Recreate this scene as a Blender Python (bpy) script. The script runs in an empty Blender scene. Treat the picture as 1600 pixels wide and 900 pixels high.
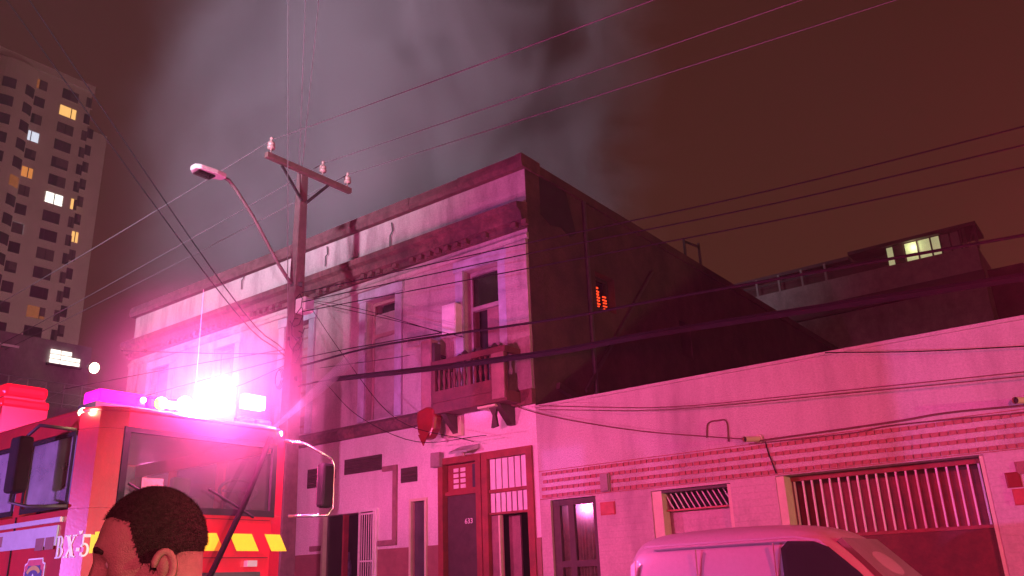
import bpy, bmesh, math, random
from mathutils import Vector, Matrix
random.seed(7)
SC = bpy.context.scene
COL = SC.collection

# ------------------------------------------------------------------ camera
YAW, PIT, ROL, FPX, CAMZ = -0.63887, 0.33780, -0.03917, 1303.06, 1.56
_f = Vector((math.sin(YAW)*math.cos(PIT), math.cos(YAW)*math.cos(PIT), math.sin(PIT)))
_r0 = Vector((math.cos(YAW), -math.sin(YAW), 0)); _u0 = _r0.cross(_f)
RT = _r0*math.cos(ROL) + _u0*math.sin(ROL); UP = RT.cross(_f); FW = _f
CAM = Vector((0, 0, CAMZ))
cd = bpy.data.cameras.new('camera'); cam = bpy.data.objects.new('camera', cd); COL.objects.link(cam)
cam.matrix_world = Matrix(((RT.x, UP.x, -FW.x, 0), (RT.y, UP.y, -FW.y, 0), (RT.z, UP.z, -FW.z, CAMZ), (0, 0, 0, 1)))
cd.sensor_width = 36; cd.lens = FPX/1600*36; cd.clip_start = 0.05; cd.clip_end = 3000
SC.camera = cam

# ------------------------------------------------------------------ night sky: brown light-polluted glow, a little stronger towards the horizon
w = bpy.data.worlds.new('World'); SC.world = w; w.use_nodes = True
nt = w.node_tree; nt.nodes.clear()
wo = nt.nodes.new('ShaderNodeOutputWorld'); bg = nt.nodes.new('ShaderNodeBackground')
tc = nt.nodes.new('ShaderNodeTexCoord'); sp = nt.nodes.new('ShaderNodeSeparateXYZ'); rp = nt.nodes.new('ShaderNodeValToRGB')
nz = nt.nodes.new('ShaderNodeTexNoise'); nz.inputs['Scale'].default_value = 1.6; nz.inputs['Detail'].default_value = 3
mx = nt.nodes.new('ShaderNodeMath'); mx.operation = 'MULTIPLY_ADD'; mx.inputs[1].default_value = 0.25
nt.links.new(tc.outputs['Generated'], sp.inputs[0]); nt.links.new(tc.outputs['Generated'], nz.inputs['Vector'])
nt.links.new(nz.outputs['Fac'], mx.inputs[0]); nt.links.new(sp.outputs['Z'], mx.inputs[2])
nt.links.new(mx.outputs[0], rp.inputs['Fac'])
rp.color_ramp.elements[0].position = 0.05; rp.color_ramp.elements[0].color = (.080, .026, .0115, 1)
rp.color_ramp.elements[1].position = 0.85; rp.color_ramp.elements[1].color = (.044, .0115, .0085, 1)
nt.links.new(rp.outputs['Color'], bg.inputs['Color']); bg.inputs['Strength'].default_value = 1.12
nt.links.new(bg.outputs[0], wo.inputs['Surface'])

# ------------------------------------------------------------------ lamps of the place and added fill lights
def lamp(name, kind, loc, col, watt, r=0.08, aim=None, spot=60, blend=.6):
    d = bpy.data.lights.new(name, kind); d.color = col; d.energy = watt; d.shadow_soft_size = r
    o = bpy.data.objects.new(name, d); COL.objects.link(o); o.location = loc
    if kind == 'SPOT':
        d.spot_size = math.radians(spot); d.spot_blend = blend
        o.rotation_euler = (Vector(aim)-Vector(loc)).to_track_quat('-Z', 'Y').to_euler()
    return o
# magenta strobes of the fire engine's roof bar
lamp('strobe_light', 'POINT', (-7.54, 4.98, 3.52), (1, .07, .35), 1600, .10)
lamp('strobe_light', 'POINT', (-7.58, 6.06, 3.52), (1, .15, .55), 300, .08)
# perimeter lamps along the far flank of its body, on the shop front
lamp('perimeter_light', 'POINT', (-11.2, 6.35, 3.2), (1, .18, .56), 850, .10)
# added spot with no mast behind it, brightens the smoke and upper facade
lamp('smoke_fill_light', 'SPOT', (-10, -12, 7.5), (.95, .76, .98), 72000, .6, aim=(-20.5, 20, 18.0), spot=48, blend=1)
# red beacon of the second engine, just outside the right edge of the picture
lamp('beacon_light', 'POINT', (.5, 5.7, 3.3), (1, .022, .13), 1100, .10)
# warm headlights of a vehicle farther up the street
lamp('headlight_light', 'POINT', (13.5, 8.2, 2.2), (1, .84, .40), 2600, .12)
# added spot without a seen source, lifts the tower face
lamp('tower_fill_light', 'SPOT', (-52, 66, 7), (1, .52, .54), 25000, .3, aim=(-105, 38, 46), spot=62, blend=.8)
# added unseen spot, brightens the red cab front and its chevrons
lamp('cab_fill_light', 'SPOT', (4.5, 1.5, 1.3), (1, .95, .85), 6500, .10, aim=(-7.65, 4.95, 2.0), spot=16, blend=.6)
# blue-violet police beacon behind the camera on the left
lamp('police_light', 'SPOT', (-12.5, -3.5, 1.9), (.62, .22, 1), 4200, .10, aim=(-9.2, 3.8, 2.5), spot=60, blend=.7)
# added red light behind the camera, brightens the man's skin and hair
lamp('man_fill_light', 'POINT', (2.6, -2.6, 2.7), (1, .11, .20), 900, .10)

vs = SC.view_settings
SC.display_settings.display_device = 'sRGB'
vs.view_transform = 'Standard'; vs.look = 'None'; vs.exposure = -0.15; vs.gamma = 1; vs.use_curve_mapping = False
cy = SC.cycles
cy.max_bounces = 6; cy.diffuse_bounces = 2; cy.glossy_bounces = 3; cy.transmission_bounces = 6; cy.transparent_max_bounces = 12
cy.volume_bounces = 0; cy.volume_step_rate = 0.7; cy.volume_max_steps = 80
cy.use_denoising = True; cy.caustics_reflective = False; cy.caustics_refractive = False; cy.sample_clamp_indirect = 4

# ------------------------------------------------------------------ where a picture point lies on a plane of the place
def ray(px, py): return (px-800)/FPX*RT - (py-450)/FPX*UP + FW
def atY(px, py, y): d = ray(px, py); return CAM + d*(y/d.y)
def atX(px, py, x): d = ray(px, py); return CAM + d*(x/d.x)

# ------------------------------------------------------------------ materials
MATS = {}
def mat(name, col, rough=.8, var=.18, scale=6, bump=.0, metal=0, stain=None, stain_amt=.5, stain_scale=.6, streak=1.0, emit=None, es=0, spec=.5, coat=0, fine=40):
    m = bpy.data.materials.new(name); m.use_nodes = True; n = m.node_tree; b = n.nodes['Principled BSDF']
    L = n.links.new
    t = n.nodes.new('ShaderNodeTexCoord'); nz = n.nodes.new('ShaderNodeTexNoise')
    nz.inputs['Scale'].default_value = scale; nz.inputs['Detail'].default_value = 6; nz.inputs['Roughness'].default_value = .65
    L(t.outputs['Object'], nz.inputs['Vector'])
    r = n.nodes.new('ShaderNodeValToRGB')
    r.color_ramp.elements[0].position = .3; r.color_ramp.elements[1].position = .72
    r.color_ramp.elements[0].color = (*[max(0, c*(1-var)) for c in col], 1)
    r.color_ramp.elements[1].color = (*[min(1, c*(1+var)) for c in col], 1)
    L(nz.outputs['Fac'], r.inputs['Fac']); out = r.outputs['Color']
    if stain:
        mp = n.nodes.new('ShaderNodeMapping'); mp.inputs['Scale'].default_value = (1, 1, streak)
        s = n.nodes.new('ShaderNodeTexNoise'); s.inputs['Scale'].default_value = stain_scale; s.inputs['Detail'].default_value = 9; s.inputs['Roughness'].default_value = .7
        L(t.outputs['Object'], mp.inputs['Vector']); L(mp.outputs[0], s.inputs['Vector'])
        r2 = n.nodes.new('ShaderNodeValToRGB'); r2.color_ramp.elements[0].position = .46; r2.color_ramp.elements[1].position = .68
        r2.color_ramp.elements[0].color = (0, 0, 0, 1); r2.color_ramp.elements[1].color = (stain_amt,)*3 + (1,)
        L(s.outputs['Fac'], r2.inputs['Fac'])
        mxx = n.nodes.new('ShaderNodeMix'); mxx.data_type = 'RGBA'
        L(r2.outputs['Color'], mxx.inputs['Factor']); L(out, mxx.inputs['A']); mxx.inputs['B'].default_value = (*stain, 1)
        out = mxx.outputs['Result']
    L(out, b.inputs['Base Color'])
    b.inputs['Roughness'].default_value = rough; b.inputs['Metallic'].default_value = metal; b.inputs['Specular IOR Level'].default_value = spec
    if coat: b.inputs['Coat Weight'].default_value = coat; b.inputs['Coat Roughness'].default_value = .06
    if bump:
        n2 = n.nodes.new('ShaderNodeTexNoise'); n2.inputs['Scale'].default_value = fine; n2.inputs['Detail'].default_value = 5
        L(t.outputs['Object'], n2.inputs['Vector'])
        bp = n.nodes.new('ShaderNodeBump'); bp.inputs['Strength'].default_value = bump; bp.inputs['Distance'].default_value = .02
        L(n2.outputs['Fac'], bp.inputs['Height']); L(bp.outputs[0], b.inputs['Normal'])
    if emit: b.inputs['Emission Color'].default_value = (*emit, 1); b.inputs['Emission Strength'].default_value = es
    MATS[name] = m; return m

def glass(name, tint=(.9, .92, .95), refl=.12, rough=.03, sheen_film=0):
    m = bpy.data.materials.new(name); m.use_nodes = True; n = m.node_tree; n.nodes.clear(); L = n.links.new
    o = n.nodes.new('ShaderNodeOutputMaterial'); tr = n.nodes.new('ShaderNodeBsdfTransparent'); g = n.nodes.new('ShaderNodeBsdfGlossy')
    mxs = n.nodes.new('ShaderNodeMixShader'); fr = n.nodes.new('ShaderNodeFresnel'); fr.inputs['IOR'].default_value = 1.5
    ad = n.nodes.new('ShaderNodeMath'); ad.operation = 'ADD'; ad.inputs[1].default_value = refl
    tr.inputs['Color'].default_value = (*tint, 1); g.inputs['Roughness'].default_value = rough
    L(fr.outputs[0], ad.inputs[0]); L(ad.outputs[0], mxs.inputs[0]); L(tr.outputs[0], mxs.inputs[1]); L(g.outputs[0], mxs.inputs[2]); 
    last = mxs.outputs[0]
    if sheen_film:      # pale diffuse mix, imitates reflected light on the side panes
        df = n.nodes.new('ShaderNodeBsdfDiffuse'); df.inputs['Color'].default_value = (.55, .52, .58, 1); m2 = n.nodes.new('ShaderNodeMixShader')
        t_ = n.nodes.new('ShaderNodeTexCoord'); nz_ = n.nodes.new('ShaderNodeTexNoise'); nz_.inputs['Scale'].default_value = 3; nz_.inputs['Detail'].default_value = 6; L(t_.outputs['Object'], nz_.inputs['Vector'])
        mu = n.nodes.new('ShaderNodeMath'); mu.operation = 'MULTIPLY'; mu.inputs[1].default_value = sheen_film*2; L(nz_.outputs['Fac'], mu.inputs[0])
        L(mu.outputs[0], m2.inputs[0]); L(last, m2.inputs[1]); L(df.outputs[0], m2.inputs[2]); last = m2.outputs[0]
    L(last, o.inputs['Surface'])
    MATS[name] = m; return m

mat('stucco', (.45, .375, .38), .9, .16, 22, .8, stain=(.17, .125, .14), stain_amt=.85, stain_scale=1.3, streak=.25)
mat('stucco_blue', (.42, .44, .54), .9, .2, 4, .5, stain=(.20, .18, .20), stain_amt=.7, stain_scale=1.3, streak=.3)
mat('ground_floor_paint', (.74, .68, .70), .85, .14, 26, .6, stain=(.45, .38, .40), stain_amt=.5, stain_scale=1.1, streak=.4)
mat('dado_paint', (.30, .12, .12), .7, .2, 3, .3, stain=(.15, .08, .08), stain_amt=.5)
mat('cornice_plaster', (.15, .06, .065), .95, .5, 7, .9, stain=(.05, .025, .03), stain_amt=.8, stain_scale=1.4, streak=.5)
mat('cap_plaster', (.13, .06, .065), .95, .4, 6, .8, stain=(.06, .03, .035), stain_amt=.7, stain_scale=1.2)
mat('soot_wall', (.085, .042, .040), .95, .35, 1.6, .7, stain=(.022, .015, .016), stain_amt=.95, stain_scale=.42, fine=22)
mat('soot_shade', (.02, .015, .016), .95, .3, 3)  # near-black, for soot and for the shade in pipe mouths
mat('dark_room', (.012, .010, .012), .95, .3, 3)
mat('timber_red', (.25, .03, .035), .6, .25, 5, .3, stain=(.10, .02, .02), stain_amt=.5, stain_scale=2)
mat('timber_dark', (.055, .03, .032), .6, .3, 6, .3)
mat('shutter_brown', (.30, .16, .17), .8, .25, 5, .3, stain=(.14, .08, .09), stain_amt=.6)
mat('boarded', (.34, .27, .28), .9, .25, 3, .4, stain=(.14, .11, .12), stain_amt=.8, stain_scale=1.4)
mat('white_paint', (.75, .73, .72), .5, .08, 6, .15, stain=(.45, .42, .4), stain_amt=.4, stain_scale=2)
mat('cream_paint', (.62, .56, .42), .6, .1, 6, .2)
mat('render_wall', (.56, .49, .49), .9, .16, 34, .8, stain=(.33, .26, .28), stain_amt=.8, stain_scale=1.0, streak=.22, fine=70)
mat('brick_red', (.36, .13, .125), .85, .25, 14, .4)
mat('mortar', (.62, .46, .46), .9, .1, 8, .3)
mat('block_tile', (.52, .42, .43), .75, .15, 26, .2, stain=(.31, .24, .26), stain_amt=.8, stain_scale=1.5, streak=.4)
mat('concrete', (.28, .26, .25), .95, .25, 2.5, .5, stain=(.12, .11, .11), stain_amt=.6, stain_scale=1.0, streak=.4)
mat('concrete_pole', (.16, .10, .10), .9, .3, 6, .5, stain=(.08, .05, .05), stain_amt=.6, stain_scale=2, streak=.2)
mat('asphalt', (.05, .05, .052), .8, .3, 12, .6)
mat('paving', (.26, .25, .24), .85, .2, 5, .4)
mat('galvanised', (.45, .45, .46), .45, .15, 8, .1, metal=.7)
mat('dark_metal', (.06, .055, .06), .5, .2, 8, .1, metal=.3)
mat('roof_tin', (.22, .18, .18), .6, .3, 3, .2, metal=.3)
mat('porcelain', (.45, .30, .28), .3, .2, 10)
mat('wire_black', (.010, .007, .010), .85, .1, 10, spec=.15)
mat('wire_grey', (.14, .12, .13), .6, .1, 10)
mat('tower_render', (.88, .83, .80), .9, .1, .3, 0, stain=(.74, .68, .66), stain_amt=.5, stain_scale=.12, streak=.3)
mat('tower_pane', (.07, .06, .08), .25, .3, 2)
mat('tower_pane_pale', (.17, .14, .15), .5, .3, 2)
mat('tower_pane_dark', (.03, .025, .035), .2, .3, 2)
mat('strap_black', (.006, .004, .005), .95, .2, 12, spec=.05)
mat('balcony_wood', (.13, .035, .042), .7, .3, 6, .3, stain=(.06, .02, .03), stain_amt=.6, stain_scale=2)
mat('arm_metal', (.16, .12, .12), .6, .2, 8, .1)
mat('arm_wood', (.17, .10, .09), .8, .3, 9, .3)
mat('gate_sheet', (.13, .018, .022), .7, .3, 8, .3, stain=(.07, .015, .018), stain_amt=.6)
mat('conduit', (.16, .06, .07), .8, .2, 8)
mat('fire_red', (.52, .008, .022), .34, .10, 9, .05, coat=.45, stain=(.26, .012, .02), stain_amt=.55, stain_scale=2.2, streak=.4)
mat('reflective_yellow', (.85, .78, .03), .5, .03, 30, emit=(.8, .7, .0), es=0)
mat('lettering_white', (.85, .85, .84), .5, .03, 30)
mat('silver_panel', (.55, .55, .60), .4, .08, 12, metal=.4)
mat('rubber', (.014, .013, .014), .85, .2, 12, spec=.2)
mat('chrome', (.7, .7, .72), .2, .05, 8, metal=.9)
mat('seat_fabric', (.10, .06, .07), .9, .3, 20)
mat('cab_interior', (.26, .22, .23), .8, .2, 8)
mat('emblem_blue', (.05, .05, .20), .5, .1, 20)
mat('emblem_gold', (.55, .42, .10), .5, .1, 20)
mat('emblem_red', (.60, .08, .12), .5, .1, 20)
mat('van_paint', (.35, .26, .28), .42, .06, 30, coat=.2, stain=(.29, .26, .27), stain_amt=.3, stain_scale=1.2)
mat('van_window', (.02, .015, .02), .12, .1, 3)
mat('van_screen', (.17, .14, .12), .35, .2, 5)
mat('skin', (.60, .40, .34), .48, .16, 60, .35, fine=420, stain=(.50, .27, .24), stain_amt=.5, stain_scale=22)
mat('hair', (.10, .062, .068), .7, .5, 120, .9, fine=420)
mat('jacket', (.03, .035, .07), .8, .2, 20, .3)
mat('jacket_trim', (.55, .58, .62), .6, .1, 20)
mat('trousers', (.03, .03, .04), .85, .2, 20, .2)
mat('sign_red', (.22, .008, .018), .3, .2, 6, coat=.4)
mat('plaque_red', (.40, .05, .05), .5, .2, 12)
mat('curtain', (.34, .36, .22), .9, .25, 9)
mat('shop_goods', (.12, .12, .26), .4, .8, 7)
mat('embers', (.1, .01, .0), .8, .2, 5, emit=(1, .055, .012), es=2.0)
mat('window_warm', (.6, .4, .2), .6, .3, 1.5, emit=(1, .55, .16), es=1.3)
mat('window_white', (.7, .7, .6), .6, .3, 1.5, emit=(1, .95, .84), es=2.0)
mat('window_cool', (.7, .7, .8), .6, .3, 1.5, emit=(.75, .85, 1), es=1.1)
mat('window_orange', (.6, .3, .1), .6, .3, 1.5, emit=(1, .36, .08), es=.75)
mat('window_dim', (.4, .3, .2), .6, .3, 1.5, emit=(1, .30, .06), es=.22)
mat('terrace_lit', (.5, .55, .35), .6, .3, 1.5, emit=(.80, .85, .42), es=.45)
mat('lamp_white', (.9, .9, .9), .4, .02, 3, emit=(1, .86, .97), es=40)
mat('lamp_panel', (.9, .9, .9), .4, .02, 3, emit=(1, .97, .9), es=3)
mat('lamp_amber', (.9, .5, .1), .4, .02, 3, emit=(1, .62, .04), es=9)
mat('lamp_warm', (.9, .8, .6), .4, .02, 3, emit=(1, .85, .5), es=12)
mat('lens_red', (.6, .01, .02), .2, .05, 3, emit=(1, .006, .03), es=.9)
mat('lens_magenta', (.6, .02, .4), .2, .05, 3, emit=(1, .01, .55), es=1.6)
glass('cab_glass', (.93, .9, .95), .04, sheen_film=.03)
glass('side_glass', (.74, .68, .88), .10, sheen_film=.35)  # lavender tint and diffuse share stand in for a lit reflection
glass('clear_glass', (.75, .75, .76), -.03, .12)
glass('lamp_glass', (.9, .75, .78), .1)

# procedural coursing on the lower wall of the garage house
def coursing(m, sx, sz):
    n = m.node_tree; L = n.links.new; b = n.nodes['Principled BSDF']
    t = n.nodes.new('ShaderNodeTexCoord'); mp = n.nodes.new('ShaderNodeMapping')
    mp.inputs['Rotation'].default_value = (math.radians(90), 0, 0); L(t.outputs['Object'], mp.inputs['Vector'])
    k = n.nodes.new('ShaderNodeTexBrick'); k.inputs['Scale'].default_value = 1; k.inputs['Brick Width'].default_value = sx; k.inputs['Row Height'].default_value = sz
    k.inputs['Mortar Size'].default_value = .006; k.inputs['Color1'].default_value = (1, 1, 1, 1); k.inputs['Color2'].default_value = (.9, .9, .9, 1); k.inputs['Mortar'].default_value = (0, 0, 0, 1)
    L(mp.outputs[0], k.inputs['Vector'])
    bp = n.nodes.new('ShaderNodeBump'); bp.inputs['Strength'].default_value = .6; bp.inputs['Distance'].default_value = .01
    L(k.outputs['Color'], bp.inputs['Height']); L(bp.outputs[0], b.inputs['Normal'])
coursing(MATS['block_tile'], .30, .098)

# ------------------------------------------------------------------ mesh helpers
class MB:
    def __init__(s): s.v = []; s.f = []
    def quadbox(s, c):
        i = len(s.v); s.v += [tuple(p) for p in c]
        s.f += [(i, i+3, i+2, i+1), (i+4, i+5, i+6, i+7), (i, i+1, i+5, i+4), (i+1, i+2, i+6, i+5), (i+2, i+3, i+7, i+6), (i+3, i, i+4, i+7)]; return s
    def box(s, x0, x1, y0, y1, z0, z1):
        return s.quadbox([(x0, y0, z0), (x1, y0, z0), (x1, y1, z0), (x0, y1, z0), (x0, y0, z1), (x1, y0, z1), (x1, y1, z1), (x0, y1, z1)])
    def bar(s, p, q, wd, ht, up=(0, 0, 1)):
        p, q = Vector(p), Vector(q); d = (q-p).normalized(); u = Vector(up)
        if abs(d.dot(u)) > .98: u = Vector((1, 0, 0))
        a = d.cross(u).normalized()*wd/2; b = a.cross(d).normalized()*ht/2
        return s.quadbox([p-a-b, p+a-b, p+a+b, p-a+b, q-a-b, q+a-b, q+a+b, q-a+b])
    def tube(s, pts, r, n=6, cap=True):
        pts = [Vector(p) for p in pts]; rs = r if isinstance(r, (list, tuple)) else [r]*len(pts); base = len(s.v)
        ref = None
        for k, p in enumerate(pts):
            d = (pts[min(k+1, len(pts)-1)]-pts[max(k-1, 0)]).normalized()
            if ref is None: ref = d.cross(Vector((0, 0, 1)) if abs(d.z) < .9 else Vector((1, 0, 0))).normalized()
            a = (ref - d*ref.dot(d)).normalized(); ref = a; b = d.cross(a)
            for j in range(n):
                t = 2*math.pi*j/n; s.v.append(tuple(p + (a*math.cos(t)+b*math.sin(t))*rs[k]))
        for k in range(len(pts)-1):
            for j in range(n):
                a0 = base+k*n+j; a1 = base+k*n+(j+1) % n; s.f.append((a0, a1, a1+n, a0+n))
        if cap: s.f.append(tuple(base+j for j in range(n))[::-1]); s.f.append(tuple(base+(len(pts)-1)*n+j for j in range(n)))
        return s
    def lathe(s, c, prof, n=16, axis=(0, 0, 1)):
        c = Vector(c); ax = Vector(axis).normalized()
        return s.tube([c+ax*h for _, h in prof], [max(r, .0005) for r, _ in prof], n)
    def prism(s, poly, ext):
        e = Vector(ext); i = len(s.v); n = len(poly)
        s.v += [tuple(Vector(p)) for p in poly] + [tuple(Vector(p)+e) for p in poly]
        s.f.append(tuple(range(i+n-1, i-1, -1))); s.f.append(tuple(range(i+n, i+2*n)))
        for j in range(n): s.f.append((i+j, i+(j+1) % n, i+n+(j+1) % n, i+n+j))
        return s
    def holed(s, o, u, v, W, H, t, holes):
        # slab W x H in the (u,v) plane from o, thickness vector t, rectangular openings (a0,a1,b0,b1)
        o, u, v, t = Vector(o), Vector(u), Vector(v), Vector(t)
        A = sorted({0, W, *[min(max(x, 0), W) for h in holes for x in h[:2]]}); B = sorted({0, H, *[min(max(x, 0), H) for h in holes for x in h[2:]]})
        def solid(i, j):
            if i < 0 or j < 0 or i >= len(A)-1 or j >= len(B)-1: return False
            a = (A[i]+A[i+1])/2; b = (B[j]+B[j+1])/2
            return not any(h[0] < a < h[1] and h[2] < b < h[3] for h in holes)
        P = lambda a, b, k: tuple(o+u*a+v*b+t*k)
        def q(*ps): i = len(s.v); s.v += list(ps); s.f.append((i, i+1, i+2, i+3))
        for i in range(len(A)-1):
            for j in range(len(B)-1):
                if not solid(i, j): continue
                a0, a1, b0, b1 = A[i], A[i+1], B[j], B[j+1]
                q(P(a0, b0, 0), P(a1, b0, 0), P(a1, b1, 0), P(a0, b1, 0)); q(P(a0, b0, 1), P(a0, b1, 1), P(a1, b1, 1), P(a1, b0, 1))
                if not solid(i-1, j): q(P(a0, b0, 0), P(a0, b1, 0), P(a0, b1, 1), P(a0, b0, 1))
                if not solid(i+1, j): q(P(a1, b0, 0), P(a1, b0, 1), P(a1, b1, 1), P(a1, b1, 0))
                if not solid(i, j-1): q(P(a0, b0, 0), P(a0, b0, 1), P(a1, b0, 1), P(a1, b0, 0))
                if not solid(i, j+1): q(P(a0, b1, 0), P(a1, b1, 0), P(a1, b1, 1), P(a0, b1, 1))
        return s
    def build(s, name, m, parent=None, smooth=False, bevel=0, kind=None, label=None):
        off = Vector(parent['_off']) if parent else Vector((0, 0, 0))
        me = bpy.data.meshes.new(name); me.from_pydata([tuple(Vector(p)-off) for p in s.v], [], s.f)
        me.validate(); bm = bmesh.new(); bm.from_mesh(me); bmesh.ops.recalc_face_normals(bm, faces=bm.faces); bm.to_mesh(me); bm.free()
        if m: me.materials.append(MATS[m])
        if smooth: me.polygons.foreach_set('use_smooth', [True]*len(me.polygons))
        o = bpy.data.objects.new(name, me); COL.objects.link(o)
        if parent: o.parent = parent
        o['_off'] = tuple(off)
        if bevel:
            b = o.modifiers.new('b', 'BEVEL'); b.width = bevel; b.segments = 2; b.limit_method = 'ANGLE'
        if kind: o['kind'] = kind
        if label: o['label'] = label
        return o
def B(*a): return MB().box(*a)
def thing(name, label, cat, loc, group=None):
    o = bpy.data.objects.new(name, None); COL.objects.link(o); o.location = loc; o['_off'] = tuple(loc)
    o['label'] = label; o['category'] = cat
    if group: o['group'] = group
    return o
def tag(o, label, cat, group=None):
    o['label'] = label; o['category'] = cat
    if group: o['group'] = group
    return o
def piece(src, name, parent, loc):
    o = bpy.data.objects.new(name, src.data); COL.objects.link(o); o.parent = parent; o.location = loc; return o

# ------------------------------------------------------------------ ground
FY = 12.0        # facade line
KERB = 9.75
B(-160, 60, -40, KERB-.15, -.3, 0).build('road', 'asphalt', kind='structure')
B(-160, 60, KERB-.146, KERB-.003, -.3, .14).build('kerb', 'concrete', kind='structure')
B(-160, 60, KERB, 90, -.3, .13).build('pavement', 'paving', kind='structure')
for k in range(9):
    B(-30+k*4, -28+k*4, 3.05, 3.17, 0, .004).build('lane_marking', 'white_paint', kind='structure')

# ------------------------------------------------------------------ the burning two-storey house
AX0, AX1, AZ, AYB = -22.6, -8.5, 9.22, 33.0
hs = thing('burning_house', 'old two-storey corner house with smoke rising from its roof and a balcony', 'house', ((AX0+AX1)/2, FY, 0))
WX = [-9.65, -12.42, -15.2, -18.02, -20.95]
holesA = [(x-.44-AX0, x+.44-AX0, .22, 2.84) for x in WX]          # measured above z=4.6
up = MB().holed((AX0, FY, 4.6), (1, 0, 0), (0, 0, 1), AX1-AX0, AZ-4.6, (0, .45, 0), holesA).build('upper_wall', 'stucco', hs)
gh = [(-14.02, -12.45, 0, 3.0), (-11.53, -11.12, 0, 3.1), (-10.72, -9.82, 0, 3.72), (-9.66, -8.68, 0, 3.70), (-17.6, -16.4, 0, 3.2), (-20.6, -19.4, 0, 3.2)]
lw = MB().holed((AX0, FY+.004, 0), (1, 0, 0), (0, 0, 1), AX1-AX0, 4.6, (0, .42, 0), [(a-AX0, b-AX0, c, d) for a, b, c, d in gh]).build('lower_wall', 'ground_floor_paint', hs)
da = MB()
xs = sorted([AX0] + [v for h in gh for v in h[:2]] + [AX1])
for a, b in zip(xs[0::2], xs[1::2]):
    if b-a > .06: B(a, b, FY-.02, FY+.002, .13, 2.24).build('dado', 'dado_paint', hs)
# side wall with the glowing window
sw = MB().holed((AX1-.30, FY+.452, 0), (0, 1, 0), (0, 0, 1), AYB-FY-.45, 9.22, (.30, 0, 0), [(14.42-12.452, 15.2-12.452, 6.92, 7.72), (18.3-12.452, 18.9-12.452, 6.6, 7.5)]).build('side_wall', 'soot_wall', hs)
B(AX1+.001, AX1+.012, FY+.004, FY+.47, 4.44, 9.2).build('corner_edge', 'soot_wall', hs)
MB().prism([(AX1+.003, 12.47, 9.2), (AX1+.003, 13.45, 9.2), (AX1+.003, 13.55, 8.9), (AX1+.003, 13.75, 8.35), (AX1+.003, 13.5, 8.2), (AX1+.003, 13.2, 8.32), (AX1+.003, 12.8, 8.25), (AX1+.003, 12.47, 8.4)], (.012, 0, 0)).build('tar_patch', 'soot_shade', hs)
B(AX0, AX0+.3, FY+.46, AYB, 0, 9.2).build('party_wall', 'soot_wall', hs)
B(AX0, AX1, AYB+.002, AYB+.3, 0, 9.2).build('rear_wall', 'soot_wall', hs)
B(AX0+.31, AX1-.31, FY+1.6, AYB-3, 8.3, 8.4).build('roof', 'roof_tin', hs)
B(AX0+.31, AX1-.31, FY+.6, AYB-.1, 4.45, 4.55).build('floor_slab', 'dark_room', hs)
B(AX0+.31, AX1-.31, FY+2.2, FY+2.3, .2, 8.2).build('inner_wall', 'dark_room', hs)
# parapet cap, cornice, mouldings
def strip(m, prof, x0=AX0-.05, x1=AX1+.03):
    return m.prism([(x0, y, z) for y, z in prof], (x1-x0, 0, 0))
random.seed(3)
cap = MB(); x = AX0-.08
while x < AX1+.05:                                    # cap made of worn lengths, slightly out of line
    L_ = min(random.uniform(1.1, 2.0), AX1+.06-x); dz = random.uniform(-.012, .012); dy = random.uniform(-.012, .012)
    cap.prism([(x, FY-.13+dy, 9.20), (x, FY-.17+dy, 9.30+dz), (x, FY-.15+dy, 9.47+dz), (x, FY+.47, 9.47+dz), (x, FY+.47, 9.20)], (L_-.006, 0, 0)); x += L_
cap.build('parapet_cap', 'cap_plaster', hs)
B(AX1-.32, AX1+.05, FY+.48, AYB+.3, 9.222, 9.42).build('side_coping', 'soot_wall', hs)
cor = MB(); strip(cor, [(FY-.002, 7.93), (FY-.10, 7.93), (FY-.10, 8.03), (FY-.20, 8.06), (FY-.24, 8.20), (FY-.34, 8.25), (FY-.36, 8.37), (FY-.002, 8.46)])
cor.build('cornice', 'cornice_plaster', hs)
dn = None
for k in range(58):
    if random.random() < .28: continue                # many dentils have fallen off
    loc = (AX0+.2+k*.245 - hs['_off'][0], FY-.152 - hs['_off'][1], 7.985)
    if dn is None:
        m_ = MB().box(-.055, .055, -.05, .05, -.05, .05); dn = m_.build('dentil', 'cornice_plaster'); dn.parent = hs; dn.location = loc
    else: piece(dn, 'dentil', hs, loc)
mo = MB(); strip(mo, [(FY-.002, 7.70), (FY-.05, 7.71), (FY-.08, 7.78), (FY-.05, 7.83), (FY-.002, 7.84)]); mo.build('frieze_moulding', 'stucco', hs)
ld = MB(); strip(ld, [(FY-.002, 4.50), (FY-.10, 4.52), (FY-.14, 4.60), (FY-.12, 4.70), (FY-.03, 4.78), (FY-.002, 4.79)], x1=-11.05); ld.build('ledge', 'cornice_plaster', hs)
B(-9.02, AX1-.002, FY-.07, FY-.003, 4.8, 7.69).build('corner_pilaster', 'stucco', hs, bevel=.01)
B(-9.02, AX1+.02, FY-.12, FY-.003, 4.52, 4.79).build('ledge', 'cornice_plaster', hs)
B(AX0+.02, AX0+.5, FY-.07, FY-.003, 4.8, 7.69).build('corner_pilaster', 'stucco', hs, bevel=.01)
# cracks and old drip pipes of the parapet
for px, y0, y1 in ((380, 424, 452), (511, 385, 416), (612, 348, 388)):
    a, b = atY(px, y0, FY-.05), atY(px-3, y1, FY-.05)
    MB().tube([a, a+Vector((.03, 0, -.2)), (a+b)/2+Vector((-.02, 0, 0)), b], .015, 6).build('drip_pipe', 'dark_metal', hs)
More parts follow.
